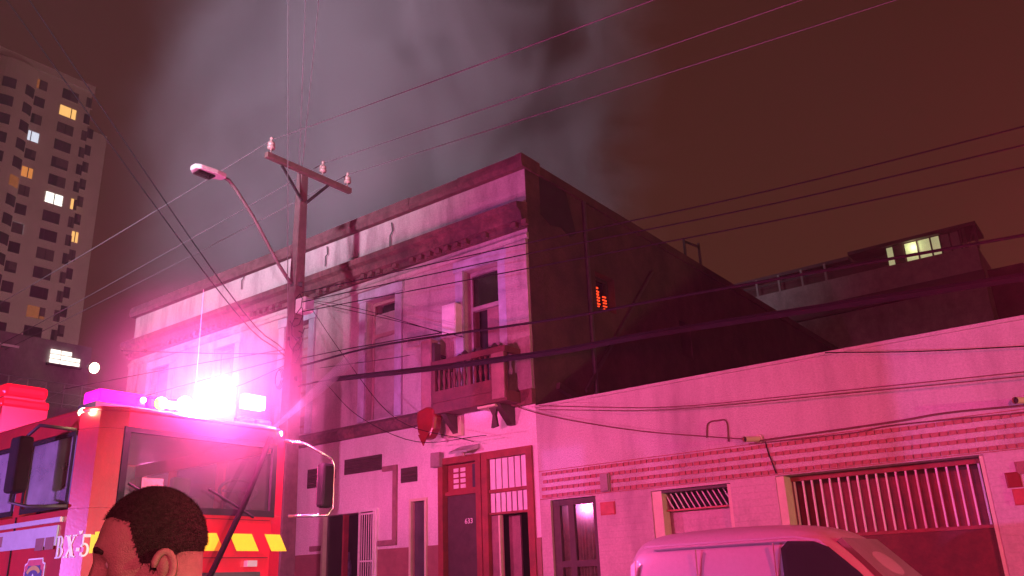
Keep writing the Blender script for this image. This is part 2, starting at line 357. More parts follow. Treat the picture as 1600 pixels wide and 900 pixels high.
# upstairs windows
def surround(x, parent, m='stucco_blue'):
    s = MB(); s.box(x-.64, x-.443, FY-.06, FY-.003, 4.80, 7.44); s.box(x+.443, x+.64, FY-.06, FY-.003, 4.80, 7.44)
    s.box(x-.68, x+.68, FY-.075, FY-.003, 7.442, 7.66); return s.build('surround', m, parent, bevel=.008)
for i, x in enumerate(WX):
    surround(x, hs)
    wd = B(x-.435, x-.37, FY+.16, FY+.24, 4.84, 7.43); wd.box(x+.37, x+.435, FY+.16, FY+.24, 4.84, 7.43); wd.box(x-.368, x+.368, FY+.16, FY+.24, 7.36, 7.43); wd.box(x-.368, x+.368, FY+.15, FY+.25, 6.62, 6.70)
    win = wd.build('window', 'boarded' if i == 0 else 'shutter_brown', hs)
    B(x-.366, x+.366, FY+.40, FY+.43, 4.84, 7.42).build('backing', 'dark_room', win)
    if i == 0:
        B(x-.02, x+.366, FY+.18, FY+.22, 4.86, 6.60).build('leaf', 'shutter_brown', win)
        B(x-.366, x+.366, FY+.20, FY+.206, 6.71, 7.35).build('pane', 'clear_glass', win)
    elif i == 1:
        B(x-.366, x+.366, FY+.17, FY+.21, 4.86, 6.61).build('board', 'boarded', win); B(x-.366, x+.366, FY+.17, FY+.21, 6.705, 7.15).build('board', 'boarded', win)
    else:
        for s_ in (-1, 1):
            pb = B(x+min(s_*.015, s_*.36), x+max(s_*.015, s_*.36), FY+.17, FY+.21, 4.86, 7.34).build('leaf', 'shutter_brown' if i > 2 else 'boarded', win)
        for k in range(9):
            B(x-.34, x+.34, FY+.155, FY+.168, 5.0+k*.26, 5.05+k*.26).build('slat', 'shutter_brown', win)
# ember window in the side wall
ew = B(AX1-.24, AX1-.16, 14.43, 14.50, 6.93, 7.71); ew.box(AX1-.24, AX1-.16, 15.12, 15.19, 6.93, 7.71); ew.box(AX1-.24, AX1-.16, 14.502, 15.118, 7.64, 7.71)
ew = ew.build('fire_window', 'soot_shade', hs)
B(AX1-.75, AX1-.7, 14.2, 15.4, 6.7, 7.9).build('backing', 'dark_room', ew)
for c_, n_ in ((14.66, 7), (14.95, 5)):
    for k in range(n_):
        MB().bar((AX1-.13, c_-random.uniform(.05, .10), 7.0+k*.07), (AX1-.13, c_+random.uniform(.05, .10), 7.012+k*.07+random.uniform(-.012, .012)), .02, random.uniform(.022, .042)).build('ember_slat', 'embers', ew)
MB().tube([(AX1+.05, 14.08, 9.2), (AX1+.05, 14.05, 4.4)], .045, 8).build('downpipe', 'dark_metal', hs)
MB().bar((AX1+.06, 13.66, 5.0), (AX1+.06, 17.0, 8.4), .05, .07).build('stair_string', 'timber_dark', hs)
MB().bar((AX1+.04, 12.7, 4.95), (AX1+.04, 13.6, 4.75), .10, .12).build('broken_beam', 'timber_dark', hs)
lampe = lamp('ember_light', 'POINT', (AX1-.02, 14.8, 7.3), (1, .08, .02), 1.5, .1)
# rooftop frame seen against the sky
rf = MB(); a = atX(1068, 372, AX1-.8); b = atX(1091, 380, AX1-.8)
rf.bar((a.x, a.y, 8.4), a, .06, .06); rf.bar((b.x, b.y, 8.4), b, .06, .06); rf.bar(a-Vector((0, 0, .1)), b-Vector((0, 0, .12)), .05, .05); rf.build('roof_frame', 'dark_metal', hs)
# balcony
BX0, BX1, BD = -10.50, -8.72, .54
bal = B(BX0, BX1, FY-BD, FY-.13, 4.55, 4.75).build('balcony', 'balcony_wood', hs, bevel=.01)
B(BX0+.02, BX1-.02, FY-BD, FY-BD+.08, 4.752, 4.97).build('kickboard', 'balcony_wood', bal)
rl = B(BX0, BX1, FY-BD-.01, FY-BD+.09, 5.44, 5.55); rl.box(BX0, BX0+.09, FY-BD+.0905, FY-.004, 5.44, 5.55); rl.box(BX1-.09, BX1, FY-BD+.0905, FY-.08, 5.44, 5.55); rl.build('handrail', 'balcony_wood', bal)
for x in (BX0+.02, BX1-.09, (BX0+BX1)/2): B(x, x+.07, FY-BD+.005, FY-BD+.075, 4.972, 5.438).build('post', 'balcony_wood', bal)
bl = None
prof = [(.022, 0), (.030, .03), (.018, .06), (.034, .15), (.040, .20), (.022, .30), (.018, .37), (.030, .42), (.022, .465)]
def balu(x, y):
    global bl
    loc = Vector((x, y, 4.972)) - Vector(hs['_off'])
    if bl is None:
        bl = MB().lathe((0, 0, 0), prof, 8).build('baluster', 'balcony_wood', smooth=True); bl.parent = bal; bl.location = loc
    else: piece(bl, 'baluster', bal, loc)
for k in range(6): balu(BX0+.17+k*.125, FY-BD+.04)
for k in range(5): balu((BX0+BX1)/2+.16+k*.125, FY-BD+.04)
for k in range(3): balu(BX0+.05, FY-BD+.17+k*.13)
B(BX1-.30, BX1-.02, FY-BD-.035, FY-BD-.003, 4.60, 5.43).build('cloth_panel', 'shutter_brown', bal)
for x in (BX0+.15, BX1-.35):
    MB().prism([(x, FY-.004, 4.54), (x, FY-.45, 4.54), (x, FY-.38, 4.46), (x, FY-.10, 4.20), (x, FY-.004, 4.20)], (.12, 0, 0)).build('bracket', 'timber_dark', bal)
pots = MB()
for k in range(9):
    x = BX0+.4+k*.12; pots.lathe((x, FY-.30, 5.45), [(.03, 0), (.08, .04), (.10, .09+.03*(k % 2)), (.07, .13+.04*(k % 3)), (.02, .16+.05*(k % 3))], 7)
pots.build('plant_clump', 'timber_dark', bal, smooth=True)
# ground-floor openings of the house
def frame(mb, x0, x1, z1, wd=.1, y0=FY-.05, y1=FY+.12, z0=.13):
    mb.box(x0, x0+wd, y0, y1, z0, z1); mb.box(x1-wd, x1, y0, y1, z0, z1); mb.box(x0+wd+.001, x1-wd-.001, y0+.002, y1, z1-wd, z1); return mb
d1 = frame(MB(), -10.80, -9.76, 3.80, .12).build('front_door', 'timber_red', hs)
B(-10.67, -9.89, FY+.08, FY+.13, .14, 3.10).build('leaf', 'timber_dark', d1)
B(-10.67, -9.89, FY+.02, FY+.14, 3.102, 3.17).build('transom_bar', 'timber_red', d1)
B(-10.67, -9.89, FY+.10, FY+.12, 3.172, 3.67).build('transom_panel', 'timber_red', d1)
for r_ in range(4):
    for c_ in range(2):
        B(-10.52+c_*.17, -10.40+c_*.17, FY+.085, FY+.098, 3.23+r_*.10, 3.30+r_*.10).build('pane', 'window_dim' if False else 'white_paint', d1)
B(-10.06, -9.93, FY+.085, FY+.098, 3.22, 3.64).build('pane', 'tower_pane', d1)
for z in (.5, 1.3, 2.1): B(-10.58, -9.98, FY+.07, FY+.079, z, z+.6).build('door_panel', 'timber_dark', d1)
d2 = frame(MB(), -9.74, -8.60, 3.80, .13).build('side_door', 'timber_red', hs)
B(-9.60, -8.74, FY-.01, FY+.12, 3.06, 3.12).build('transom_bar', 'timber_red', d2)
B(-9.60, -8.74, FY-.01, FY+.12, 2.68, 2.72).build('transom_bar', 'timber_red', d2)
for k in range(6):
    B(-9.595+k*.142, -9.595+k*.142+.115, FY+.03, FY+.06, 3.125, 3.66).build('slat', 'white_paint', d2)
for k in range(7):
    B(-9.595+k*.122, -9.595+k*.122+.092, FY+.03, FY+.06, 2.722, 3.055).build('slat', 'white_paint', d2)
B(-9.60, -8.74, FY+.09, FY+.11, 2.722, 3.66).build('backing', 'timber_red', d2)
B(-9.60, -9.42, FY+.04, FY+.08, .14, 2.67).build('leaf', 'shutter_brown', d2)
B(-9.415, -9.38, FY+.0, FY+.10, .14, 2.67).build('leaf_edge', 'cream_paint', d2)
B(-9.37, -9.12, FY+.25, FY+.29, .14, 2.67).build('leaf', 'shutter_brown', d2)
B(-9.08, -8.8, FY+.5, FY+.9, .14, 1.95).build('cabinet', 'dark_room', d2)
# narrow dark door
nd = frame(MB(), -11.55, -11.10, 3.12, .05).build('narrow_door', 'cream_paint', hs)
B(-11.495, -11.155, FY+.06, FY+.09, .14, 3.06).build('pane', 'tower_pane', nd)
# shop front
sf = frame(MB(), -14.05, -12.42, 3.03, .05).build('shop_front', 'white_paint', hs)
B(-13.44, -13.39, FY-.02, FY+.1, .14, 2.975).build('mullion', 'timber_red', sf)
B(-13.99, -13.445, FY+.05, FY+.06, .14, 2.97).build('pane', 'clear_glass', sf)
B(-13.99, -13.445, FY+.09, FY+.12, 2.42, 2.96).build('sign_board', 'boarded', sf)
for k in range(9):
    z = .3+(k//3)*.7; x = -13.96+(k % 3)*.18
    MB().lathe((x+.07, FY+.25, z), [(.05, 0), (.06, .05), (.06, .3), (.025, .42), (.02, .55)], 8).build('goods', 'shop_goods', sf, smooth=True)
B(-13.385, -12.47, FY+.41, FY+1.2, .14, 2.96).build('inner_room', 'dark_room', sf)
gt = MB(); gt.box(-12.90, -12.865, FY-.09, FY-.055, .2, 2.98); gt.box(-12.50, -12.465, FY-.09, FY-.055, .2, 2.98)
for z in (2.95, 2.05, .9): gt.box(-12.864, -12.501, FY-.088, FY-.057, z-.03, z)
gt = gt.build('barred_gate', 'white_paint', sf)
for k in range(5): MB().tube([(-12.81+k*.063, FY-.072, .22), (-12.81+k*.063, FY-.072, 2.92)], .009, 6).build('bar', 'white_paint', gt)
for a, b in ((-17.65, -16.35), (-20.65, -19.35)):
    q = frame(MB(), a, b, 3.25, .08).build('far_door', 'timber_red', hs); B(a+.085, b-.085, FY+.08, FY+.12, .14, 3.16).build('leaf', 'timber_dark', q)
# red painted band that frames the shop wall, vents
for q_ in ((-12.30, -11.90, 3.72, 3.82), (-12.0, -11.9, 2.402, 3.718), (-12.40, -11.9, 2.30, 2.40), (-14.42, -14.08, 2.30, 2.40)): B(q_[0], q_[1], FY-.05, FY+.002, q_[2], q_[3]).build('shop_band', 'shutter_brown', hs)
for a, b, c, d in ((-13.43, -12.35, 3.77, 4.08), (-11.79, -11.37, 3.45, 3.73), (-14.17, -13.72, 3.74, 3.92), (-14.6, -14.25, 3.6, 4.0)):
    vt = B(a, b, FY-.03, FY+.002, c, d).build('vent', 'timber_dark', hs)
    for k in range(int((d-c)/.07)): MB().prism([(a+.02, FY-.031, c+.02+k*.07), (a+.02, FY-.05, c+.025+k*.07), (a+.02, FY-.031, c+.06+k*.07)], (b-a-.04, 0, 0)).build('louvre', 'timber_dark', vt)
# things fixed on the house front
def wallbox(name, label, cat, px0, py0, px1, py1, m, dep=.12, yy=FY):
    a, b = atY(px0, py0, yy-dep), atY(px1, py1, yy-dep); z0, z1 = min(a.z, b.z), max(a.z, b.z)
    t = thing(name, label, cat, ((a.x+b.x)/2, yy, z0))
    B(a.x, b.x, yy-dep, yy-.004, z0, z1).build('case', m, t, bevel=.01); B(a.x+.015, b.x-.015, yy-dep-.012, yy-dep-.001, z0+.02, z1-.02).build('cover', m, t, bevel=.004)
    return t
wallbox('wall_light', 'pale square box light under the balcony slab', 'lamp', 696, 653, 720, 680, 'cream_paint', .10)
wallbox('meter_box', 'small grey meter box beside the dark front door', 'meter box', 672, 708, 686, 729, 'boarded', .14)
wallbox('air_conditioner', 'weathered pale unit on the wall left of the balcony window', 'air conditioner', 690, 478, 712, 520, 'white_paint', .25)
t = thing('door_canopy', 'small tilted metal canopy lamp above the dark front door', 'lamp', (-9.95, FY, 3.85))
MB().prism([(-10.25, FY-.35, 3.80), (-10.25, FY-.35, 3.84), (-10.25, FY-.004, 3.98), (-10.25, FY-.004, 3.90)], (.45, 0, 0)).build('shade', 'galvanised', t)
MB().tube([(-10.02, FY-.2, 3.82), (-10.02, FY-.2, 3.76)], .03, 8).build('bulb', 'porcelain', t)
t = thing('lamp_bracket', 'dark hanging fitting with a flat pale top at the house corner', 'lamp', (-9.2, FY, 4.2))
B(-9.42, -9.02, FY-.50, FY-.1, 4.50, 4.535).build('shade', 'cream_paint', t); MB().prism([(-9.24, FY-.4, 4.50), (-9.06, FY-.4, 4.50), (-9.10, FY-.4, 4.36), (-9.06, FY-.4, 4.16), (-9.20, FY-.4, 4.14), (-9.16, FY-.4, 4.36)], (0, .06, 0)).build('arm', 'timber_dark', t)
# tall blade sign with the red glossy hood below it
t = thing('blade_sign', 'tall narrow sign box with a red glossy hood hanging left of the balcony', 'sign', (-11.1, FY, 4.0))
a = atY(668, 530, FY-.5); b = atY(668, 648, FY-.5)
B(a.x-.17, a.x+.10, FY-.52, FY-.30, b.z, a.z).build('box', 'shutter_brown', t, bevel=.03); B(a.x+.102, a.x+.18, FY-.50, FY-.32, b.z, a.z-.1).build('edge_panel', 'timber_dark', t, bevel=.01)
for z in (b.z+.3, a.z-.3): B(a.x-.02, a.x+.03, FY-.298, FY-.004, z, z+.05).build('bracket', 'dark_metal', t)
MB().prism([(a.x-.24, FY-.56, 4.66), (a.x-.26, FY-.56, 4.50), (a.x-.22, FY-.56, 4.26), (a.x-.10, FY-.56, 4.10), (a.x+.08, FY-.56, 4.12), (a.x+.20, FY-.56, 4.28), (a.x+.24, FY-.56, 4.50), (a.x+.20, FY-.56, 4.66), (a.x, FY-.56, 4.72)], (0, .22, 0)).build('hood', 'sign_red', t, bevel=.05)
MB().prism([(a.x-.16, FY-.60, 4.2), (a.x+.10, FY-.60, 4.2), (a.x-.03, FY-.60, 3.98)], (0, .02, 0)).build('pennant', 'sign_red', t)
# house number plate letters on the dark door and sign on the garage wall
def text(s, size, loc, rot, m, parent, name='lettering', align='CENTER', ext=.002, xs=1):
    c = bpy.data.curves.new(name, 'FONT'); c.body = s; c.size = size; c.extrude = ext; c.align_x = align; c.align_y = 'CENTER'
    tmp = bpy.data.objects.new('tmp', c); COL.objects.link(tmp); dg = bpy.context.evaluated_depsgraph_get()
    me = bpy.data.meshes.new_from_object(tmp.evaluated_get(dg)); bpy.data.objects.remove(tmp); me.materials.clear(); me.materials.append(MATS[m])
    o = bpy.data.objects.new(name, me); COL.objects.link(o); o.parent = parent
    o.location = Vector(loc)-Vector(parent['_off']); o.rotation_euler = rot; o.scale = (xs, 1, 1); o['_off'] = parent['_off']; return o
text('633', .13, (-10.15, FY+.066, 2.62), (math.pi/2, 0, 0), 'lettering_white', d1)

# ------------------------------------------------------------------ the one-storey garage house on the right
GX0, GX1, GZ = AX1+.004, 12.0, 4.44
gh_ = thing('garage_house', 'low pink-lit rendered house with brick bands and a barred gate', 'house', (-3, FY, 0))
# door, barred window, gate openings
go = [(-8.28, -7.38, 0, 2.83), (-6.36, -5.04, 0, 2.81), (-4.35, -1.67, 0, 2.84)]
MB().holed((GX0, FY, 2.86), (1, 0, 0), (0, 0, 1), GX1-GX0, GZ-2.86, (0, .30, 0), []).build('upper_wall', 'render_wall', gh_)
MB().holed((GX0, FY, 0), (1, 0, 0), (0, 0, 1), GX1-GX0, 2.858, (0, .36, 0), [(a-GX0, b-GX0, c, d) for a, b, c, d in go]).build('lower_wall', 'block_tile', gh_)
B(GX0, GX1, FY-.03, FY+.34, GZ+.002, GZ+.05).build('coping', 'render_wall', gh_)
B(GX0, GX1, FY+.35, FY+12, 3.9, 4.0).build('roof', 'roof_tin', gh_); B(GX1-.3, GX1, FY+.37, FY+12, 0, 3.9).build('end_wall', 'render_wall', gh_); B(GX0, GX1, FY+12.002, FY+12.3, 0, 4.3).build('rear_wall', 'concrete', gh_)
for z in (2.85, 2.965, 3.09, 3.215):                 # raised mortar beds between which the bricks sit
    pass
bk = MB().box(-.046, .046, -.014, .0, -.027, .027).build('brick', 'brick_red'); bk.parent = gh_
first = True; goff = Vector(gh_['_off'])
for z in (3.275, 3.148, 3.025, 2.902):
    x = GX0+.10+random.uniform(0, .05); k = 0
    while x < -.72:
        sh = random.uniform(-.004, .004)
        loc = Vector((x+sh, FY-.002-random.uniform(0, .004), z+random.uniform(-.002, .002)))-goff
        if first: bk.location = loc; first = False
        else:
            o = piece(bk, 'brick', gh_, loc); o.scale = (random.uniform(.92, 1.06), 1, random.uniform(.94, 1.05))
        x += .1085
# rows farther right of the picture
st = MB()
for z in (3.275, 3.148, 3.025, 2.902):
    x = -.66
    while x < GX1-.2: st.box(x-.041, x+.041, FY-.016, FY-.001, z-.026, z+.026); x += .1085
st.build('brick_row', 'brick_red', gh_, kind='stuff')
ml = MB()
for z in (3.33, 2.86): ml.box(GX0+.01, GX1, FY-.012, FY-.001, z-.006, z+.006)
ml.build('band_edge', 'brick_red', gh_)
# glazed door
gd = MB(); gd.box(-8.27, -8.13, FY+.05, FY+.12, .13, 2.82); gd.box(-7.96, -7.85, FY+.05, FY+.12, .13, 2.82); gd.box(-7.47, -7.39, FY+.05, FY+.12, .13, 2.82); gd.box(-8.129, -7.961, FY+.052, FY+.118, 2.73, 2.82); gd.box(-7.849, -7.471, FY+.052, FY+.118, 2.73, 2.82); gd.box(-8.129, -7.961, FY+.052, FY+.118, 1.74, 1.84); gd.box(-7.849, -7.471, FY+.052, FY+.118, 1.74, 1.84)
gd.box(-8.129, -7.961, FY+.052, FY+.118, .13, .4); gd.box(-7.849, -7.471, FY+.052, FY+.118, .13, .4)
gd = gd.build('glazed_door', 'timber_dark', gh_)
for a, b in ((-8.128, -7.962), (-7.848, -7.472)):
    for c, d in ((.402, 1.738), (1.842, 2.728)): B(a, b, FY+.08, FY+.086, c, d).build('pane', 'clear_glass', gd)
cu = MB(); n = 44
for k in range(n):
    x = -8.26+k*.87/n; cu.prism([(x, FY+.125+.02*math.sin(k*1.9), .3), (x+.87/n, FY+.125+.02*math.sin((k+1)*1.9), .3), (x+.87/n, FY+.145+.02*math.sin((k+1)*1.9), .3), (x, FY+.145+.02*math.sin(k*1.9), .3)], (0, 0, 2.5))
cu.build('curtain', 'curtain', gd)
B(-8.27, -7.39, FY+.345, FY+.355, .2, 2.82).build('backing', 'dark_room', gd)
# barred fanlight over a roller shutter
bw = thing if False else None
ow = MB(); ow.box(-6.355, -6.19, FY+.02, FY+.33, .13, 2.80); ow.box(-5.10, -5.045, FY+.02, FY+.33, .13, 2.80); ow = ow.build('shutter_opening', 'cream_paint', gh_)
B(-6.188, -5.102, FY+.02, FY+.30, 2.765, 2.80).build('lintel', 'timber_dark', ow)
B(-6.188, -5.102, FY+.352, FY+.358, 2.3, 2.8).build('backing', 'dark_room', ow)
B(-6.188, -5.102, FY+.26, FY+.29, .13, 2.50).build('roller_shutter', 'block_tile', ow)
for k in range(13):
    x = -6.2+k*.088
    MB().tube([(x, FY+.17, 2.765), (x+.14, FY+.17, 2.50)], .010, 6).build('bar', 'white_paint', ow)
B(-6.188, -5.102, FY+.14, FY+.20, 2.49, 2.515).build('rail', 'plaque_red', ow)
# the big gate: flat bars above a sheet-metal foot
g = MB(); g.box(-4.345, -4.23, FY+.004, FY+.355, .13, 2.83); g = g.build('garage_gate', 'cream_paint', gh_)
B(-1.72, -1.675, FY+.004, FY+.355, .13, 2.83).build('jamb', 'cream_paint', g)
B(-4.228, -1.722, FY+.27, FY+.345, 2.765, 2.83).build('head_rail', 'timber_red', g)
B(-4.228, -1.722, FY+.28, FY+.335, 1.965, 2.01).build('middle_rail', 'timber_red', g)
B(-4.228, -1.722, FY+.30, FY+.318, .16, 1.963).build('sheet', 'gate_sheet', g)
B(-4.30, -1.68, FY+.62, FY+.64, .1, 2.84).build('backing', 'timber_red', g)
for k in range(20):
    x = -4.19+k*.1265
    B(x-.011, x+.011, FY+.285, FY+.325, 2.011, 2.764).build('bar', 'white_paint', g)
text('TALLER', .09, (-2.6, FY+.297, 1.75), (math.pi/2, 0, 0), 'brick_red', g) if False else None
# fittings on the garage wall
def plate(name, label, cat, x0, x1, z0, z1, m, dep=.03):
    o = B(x0, x1, FY-dep, FY-.003, z0, z1); t = thing(name, label, cat, ((x0+x1)/2, FY, z0)); o.build('plate', m, t, bevel=.004)
    f_ = MB(); f_.box(x0-.012, x1+.012, FY-dep*.6, FY-.0035, z1+.0005, z1+.012); f_.box(x0-.012, x1+.012, FY-dep*.6, FY-.0035, z0-.012, z0-.0005); f_.box(x0-.012, x0-.0005, FY-dep*.6+.001, FY-.004, z0-.0004, z1+.0004); f_.box(x1+.0005, x1+.012, FY-dep*.6+.001, FY-.004, z0-.0004, z1+.0004); f_.build('rim', m, t, kind='stuff') if False else f_.build('rim', m, t); return t
plate('wall_plaque', 'small red plaque right of the glazed door', 'plaque', -7.28, -7.03, 2.52, 2.70, 'plaque_red')
plate('meter_box', 'grey meter box set over the brick bands beside the glazed door', 'meter box', -7.22, -7.08, 2.88, 3.15, 'boarded', .09)
plate('wall_plaque', 'wide dark red plaque at the right picture edge by the gate', 'plaque', -1.43, -1.0, 2.21, 2.38, 'plaque_red')
plate('wall_plaque', 'small square red plate right of the gate under the house number', 'plaque', -1.47, -1.33, 2.42, 2.58, 'sign_red', .02)
np_ = plate('number_plate', 'dark house number plate with white digits right of the gate', 'sign', -1.34, -1.0, 2.57, 2.70, 'dado_paint', .02)
text('657', .10, (-1.18, FY-.024, 2.633), (math.pi/2, 0, 0), 'lettering_white', np_)
for px, py, lab in ((1172, 688, 'short pipe spout poking out of the garage wall above the barred fanlight'), (1592, 628, 'short pipe spout at the right picture edge above the brick bands')):
    p = atY(px, py, FY-.12); t = thing('wall_spout', lab, 'pipe', (p.x, FY, p.z))
    MB().tube([(p.x+.10, FY-.003, p.z+.02), (p.x-.02, FY-.28, p.z)], .042, 12, cap=False).build('pipe', 'cream_paint', t, smooth=True)
    MB().tube([(p.x+.095, FY-.0035, p.z+.02), (p.x+.09, FY-.02, p.z+.02)], .07, 12).build('collar', 'cream_paint', t)
    MB().tube([(p.x-.005, FY-.24, p.z), (p.x-.01, FY-.25, p.z)], .038, 12).build('mouth_shade', 'soot_shade', t)  # black disc stands for the shade inside the pipe

# ------------------------------------------------------------------ rear building with a lit terrace
RY = 34.5
rb = thing('rear_building', 'dark concrete building behind with a lit glazed terrace on its roof', 'building', (-6, RY, 0))
k_ = lambda px, py: atY(px, py, RY)
B(-16, -3.45, RY, RY+9, 0, 11.6).build('lower_wall', 'concrete', rb)
B(-16, -3.40, RY-.25, RY-.003, 11.45, 11.95).build('beam', 'timber_dark', rb)
B(-16, -3.45, RY+.01, RY+9, 11.602, 13.0).build('parapet_wall', 'concrete', rb)
B(-3.445, -2.2, RY+1.5, RY+9, 0, 12.4).build('side_block', 'soot_wall', rb)
tr = B(-8.2, -3.35, RY+.3, RY+2.2, 13.95, 14.10).build('terrace_roof', 'timber_dark', rb)
B(-14.6, -8.21, RY+.32, RY+3, 13.78, 13.93).build('low_roof', 'timber_dark', rb)
B(-14.5, -6.8, RY+.8, RY+.9, 13.0, 13.77).build('terrace_wall', 'soot_wall', rb)
xs_ = [-6.75, -6.45, -6.05, -5.55, -5.05, -4.7, -4.35, -4.0]
for i in range(len(xs_)-1):
    a, b = xs_[i], xs_[i+1]
    if i == 1: B(a+.02, b-.02, RY+.42, RY+.6, 13.0, 13.95).build('pier', 'soot_wall', rb); continue
    B(a+.03, b-.03, RY+.5, RY+.52, 13.03, 13.92).build('pane', ['terrace_lit', '', 'terrace_lit', 'terrace_lit', 'terrace_lit', 'concrete', 'concrete'][i], rb)
    B(b-.03, b+.03, RY+.46, RY+.56, 13.0, 13.94).build('mullion', 'timber_dark', rb)
for x in (-3.5, -3.9): B(x, x+.1, RY+.4, RY+.5, 13.0, 13.94).build('post', 'timber_dark', rb)
MB().bar((-3.85, RY+.45, 13.0), (-3.45, RY+.45, 13.9), .05, .05).build('brace', 'timber_dark', rb)
for x in (-12.2, -11.2, -10.2, -9.2): B(x, x+.08, RY+.03, RY+.11, 12.99, 13.75).build('post', 'concrete', rb)
rlm = B(-14.5, -8.3, RY+.05, RY+.09, 13.4, 13.44); rlm.build('railing', 'dark_metal', rb)
lamp('terrace_light', 'POINT', (-5.7, RY+.3, 13.7), (.85, .9, .5), 8, .05)
# ------------------------------------------------------------------ apartment tower far left
TX = -105.0
tw = thing('apartment_tower', 'tall pale apartment tower with a few lit windows', 'building', (TX, 38, 0))
tz = lambda px, py: atX(px, py, TX)
yR = tz(160, 207).y + 1.0; zT = tz(144, 149).z; zS = tz(160, 207).z
yM = tz(144, 149).y
B(TX-18, TX, 26, yM, 0, zT+.3).build('main_block', 'tower_render', tw)
B(TX-18, TX-.6, yM+.003, yR, 0, zS).build('stair_block', 'tower_render', tw)
B(TX-18, TX+.3, 26, yM+.2, zT+.303, zT+1.3).build('roof_parapet', 'tower_render', tw)
fl = (tz(110, 150).z - tz(49, 519).z)/13
def twin(y, z, wd, ht, m, x=TX, nm='window'):
    q = B(x-.02, x+.10, y-wd/2-.12, y+wd/2+.12, z-ht/2-.14, z-ht/2).build(nm, 'tower_render', tw)   # sill
    B(x+.002, x+.05, y-wd/2, y+wd/2, z-ht/2+.003, z+ht/2).build('pane', m, q)
    mo_ = random.choice((-.25, 0, 0, .2))*wd; B(x+.051, x+.09, y+mo_-.05, y+mo_+.05, z-ht/2+.003, z+ht/2).build('mullion', 'dark_metal', q)
    if random.random() < .45: B(x+.0505, x+.07, y+mo_+.05, y+wd/2, z-ht/2+random.choice((.003, .4)), z+ht/2).build('blind', 'tower_pane_pale', q)
    return q
lit = {('c', 1): 'window_warm', ('c', 6): 'window_white', ('c', 12): 'window_dim', ('b', 3): 'window_cool', ('b', 5): 'window_orange', ('b', 8): 'window_cool', ('d', 6): 'window_warm', ('e', 6): 'window_warm', ('b', 0): 'window_dim'}
cols = {'c': (110, 150, 2.1, 1.5), 'b': (62, 132, 1.9, 1.4), 'd': (139, 161, .75, 1.5), 'e': (144, 207, .8, 1.5)}
for c, (px, py, wd, ht) in cols.items():
    p = tz(px, py)
    for k in range(16): twin(p.y, p.z-k*fl, wd, ht, lit.get((c, k), random.choice(['tower_pane', 'tower_pane', 'tower_pane_dark', 'tower_pane_pale'])), TX-.6 if c == 'e' else TX)
# curved bays on the left of the face
p = tz(18, 150)
bay = MB(); cyc = p.y; RB = 2.6; pts = []
for k in range(15):
    a = math.pi*k/14; pts.append((TX+1.5*math.sin(a), cyc-RB*math.cos(a), 0))
bay.prism(pts, (0, 0, tz(20, 100).z)).build('curved_bay', 'tower_render', tw, smooth=False)
for k in range(16):
    z = tz(20, 140).z - k*fl
    for a0 in (math.pi*.28, math.pi*.62):
        bw_ = MB()
        for s in range(3):
            a = a0+s*.2; b = a+.2
            bw_.prism([(TX+1.52*math.sin(a), cyc-2.63*math.cos(a), z-.7), (TX+1.52*math.sin(b), cyc-2.63*math.cos(b), z-.7), (TX+1.56*math.sin(b), cyc-2.7*math.cos(b), z-.7), (TX+1.56*math.sin(a), cyc-2.7*math.cos(a), z-.7)], (0, 0, 1.4))
        bw_.build('bay_window', 'window_dim' if k == 5 and a0 > 1.5 else 'tower_pane', tw)

# ------------------------------------------------------------------ low house at the far end of the street
LX = -28.0
lh = thing('corner_house', 'low dark house behind the fire engine with a lit upper window', 'house', (LX, 12, 0))
lx = lambda px, py: atX(px, py, LX)
B(LX-8, LX, 5, 20, 0, 7.2).build('lower_wall', 'concrete', lh)
B(LX-8, LX-1.6, 5, 14.2, 7.202, 10.1).build('upper_wall', 'concrete', lh)
def lwin(px0, py0, px1, py1, nx, nz_, m):
    a, b = atX(px0, py0, LX-1.5), atX(px1, py1, LX-1.5); z0, z1 = min(a.z, b.z), max(a.z, b.z)
    q = B(LX-1.6, LX-1.5, a.y-.06, b.y+.06, z0-.07, z0-.003).build('window', 'dark_metal', lh); dy = (b.y-a.y)/nx; dz = (z1-z0)/nz_
    for i in range(nx):
        for j in range(nz_): B(LX-1.55, LX-1.52, a.y+i*dy+.02, a.y+(i+1)*dy-.02, z0+j*dz+.02, z0+(j+1)*dz-.02).build('pane', m, q)
lwin(80, 544, 111, 572, 2, 3, 'window_white'); lwin(111, 558, 125, 574, 1, 2, 'window_white')
MB().prism([(LX-1.5, 9.2, 9.62), (LX-.2, 9.2, 9.30), (LX-.2, 9.2, 9.22), (LX-1.5, 9.2, 9.5)], (0, 2.0, 0)).build('awning', 'white_paint', lh)
a = lx(0, 582); 
rl = MB()
for z in (8.28, 7.95, 7.6): rl.tube([(LX-.1, 5.2, z), (LX-.1, 14.5, z)], .02, 5)
for k in range(17): rl.tube([(LX-.1, 5.2+k*.58, 7.2), (LX-.1, 5.2+k*.58, 8.28)], .02, 5)
for k in range(12): rl.tube([(LX-.1, 5.2+k*.8, 7.22), (LX-.1, 6.6+k*.8, 8.26)], .008, 4)
rl.build('roof_railing', 'galvanised', lh)
B(LX+.002, LX+.05, 8, 13.3, 7.0, 7.45).build('fascia_panel', 'concrete', lh)
fw_ = atX(141, 574, LX-1.0)
t = thing('flood_lamp', 'small blazing floodlight on the dark corner house beside its lit window', 'lamp', fw_)
MB().lathe(fw_, [(.05, -.1), (.16, 0), (.20, .12), (.20, .2)], 12, axis=(1, .2, -.25)).build('housing', 'dark_metal', t)
MB().lathe(fw_, [(.185, .205), (.19, .23)], 12, axis=(1, .2, -.25)).build('lens', 'lamp_warm', t)
lamp('flood_bulb', 'POINT', fw_+Vector((.35, .05, -.08)), (1, .85, .6), 14, .08)

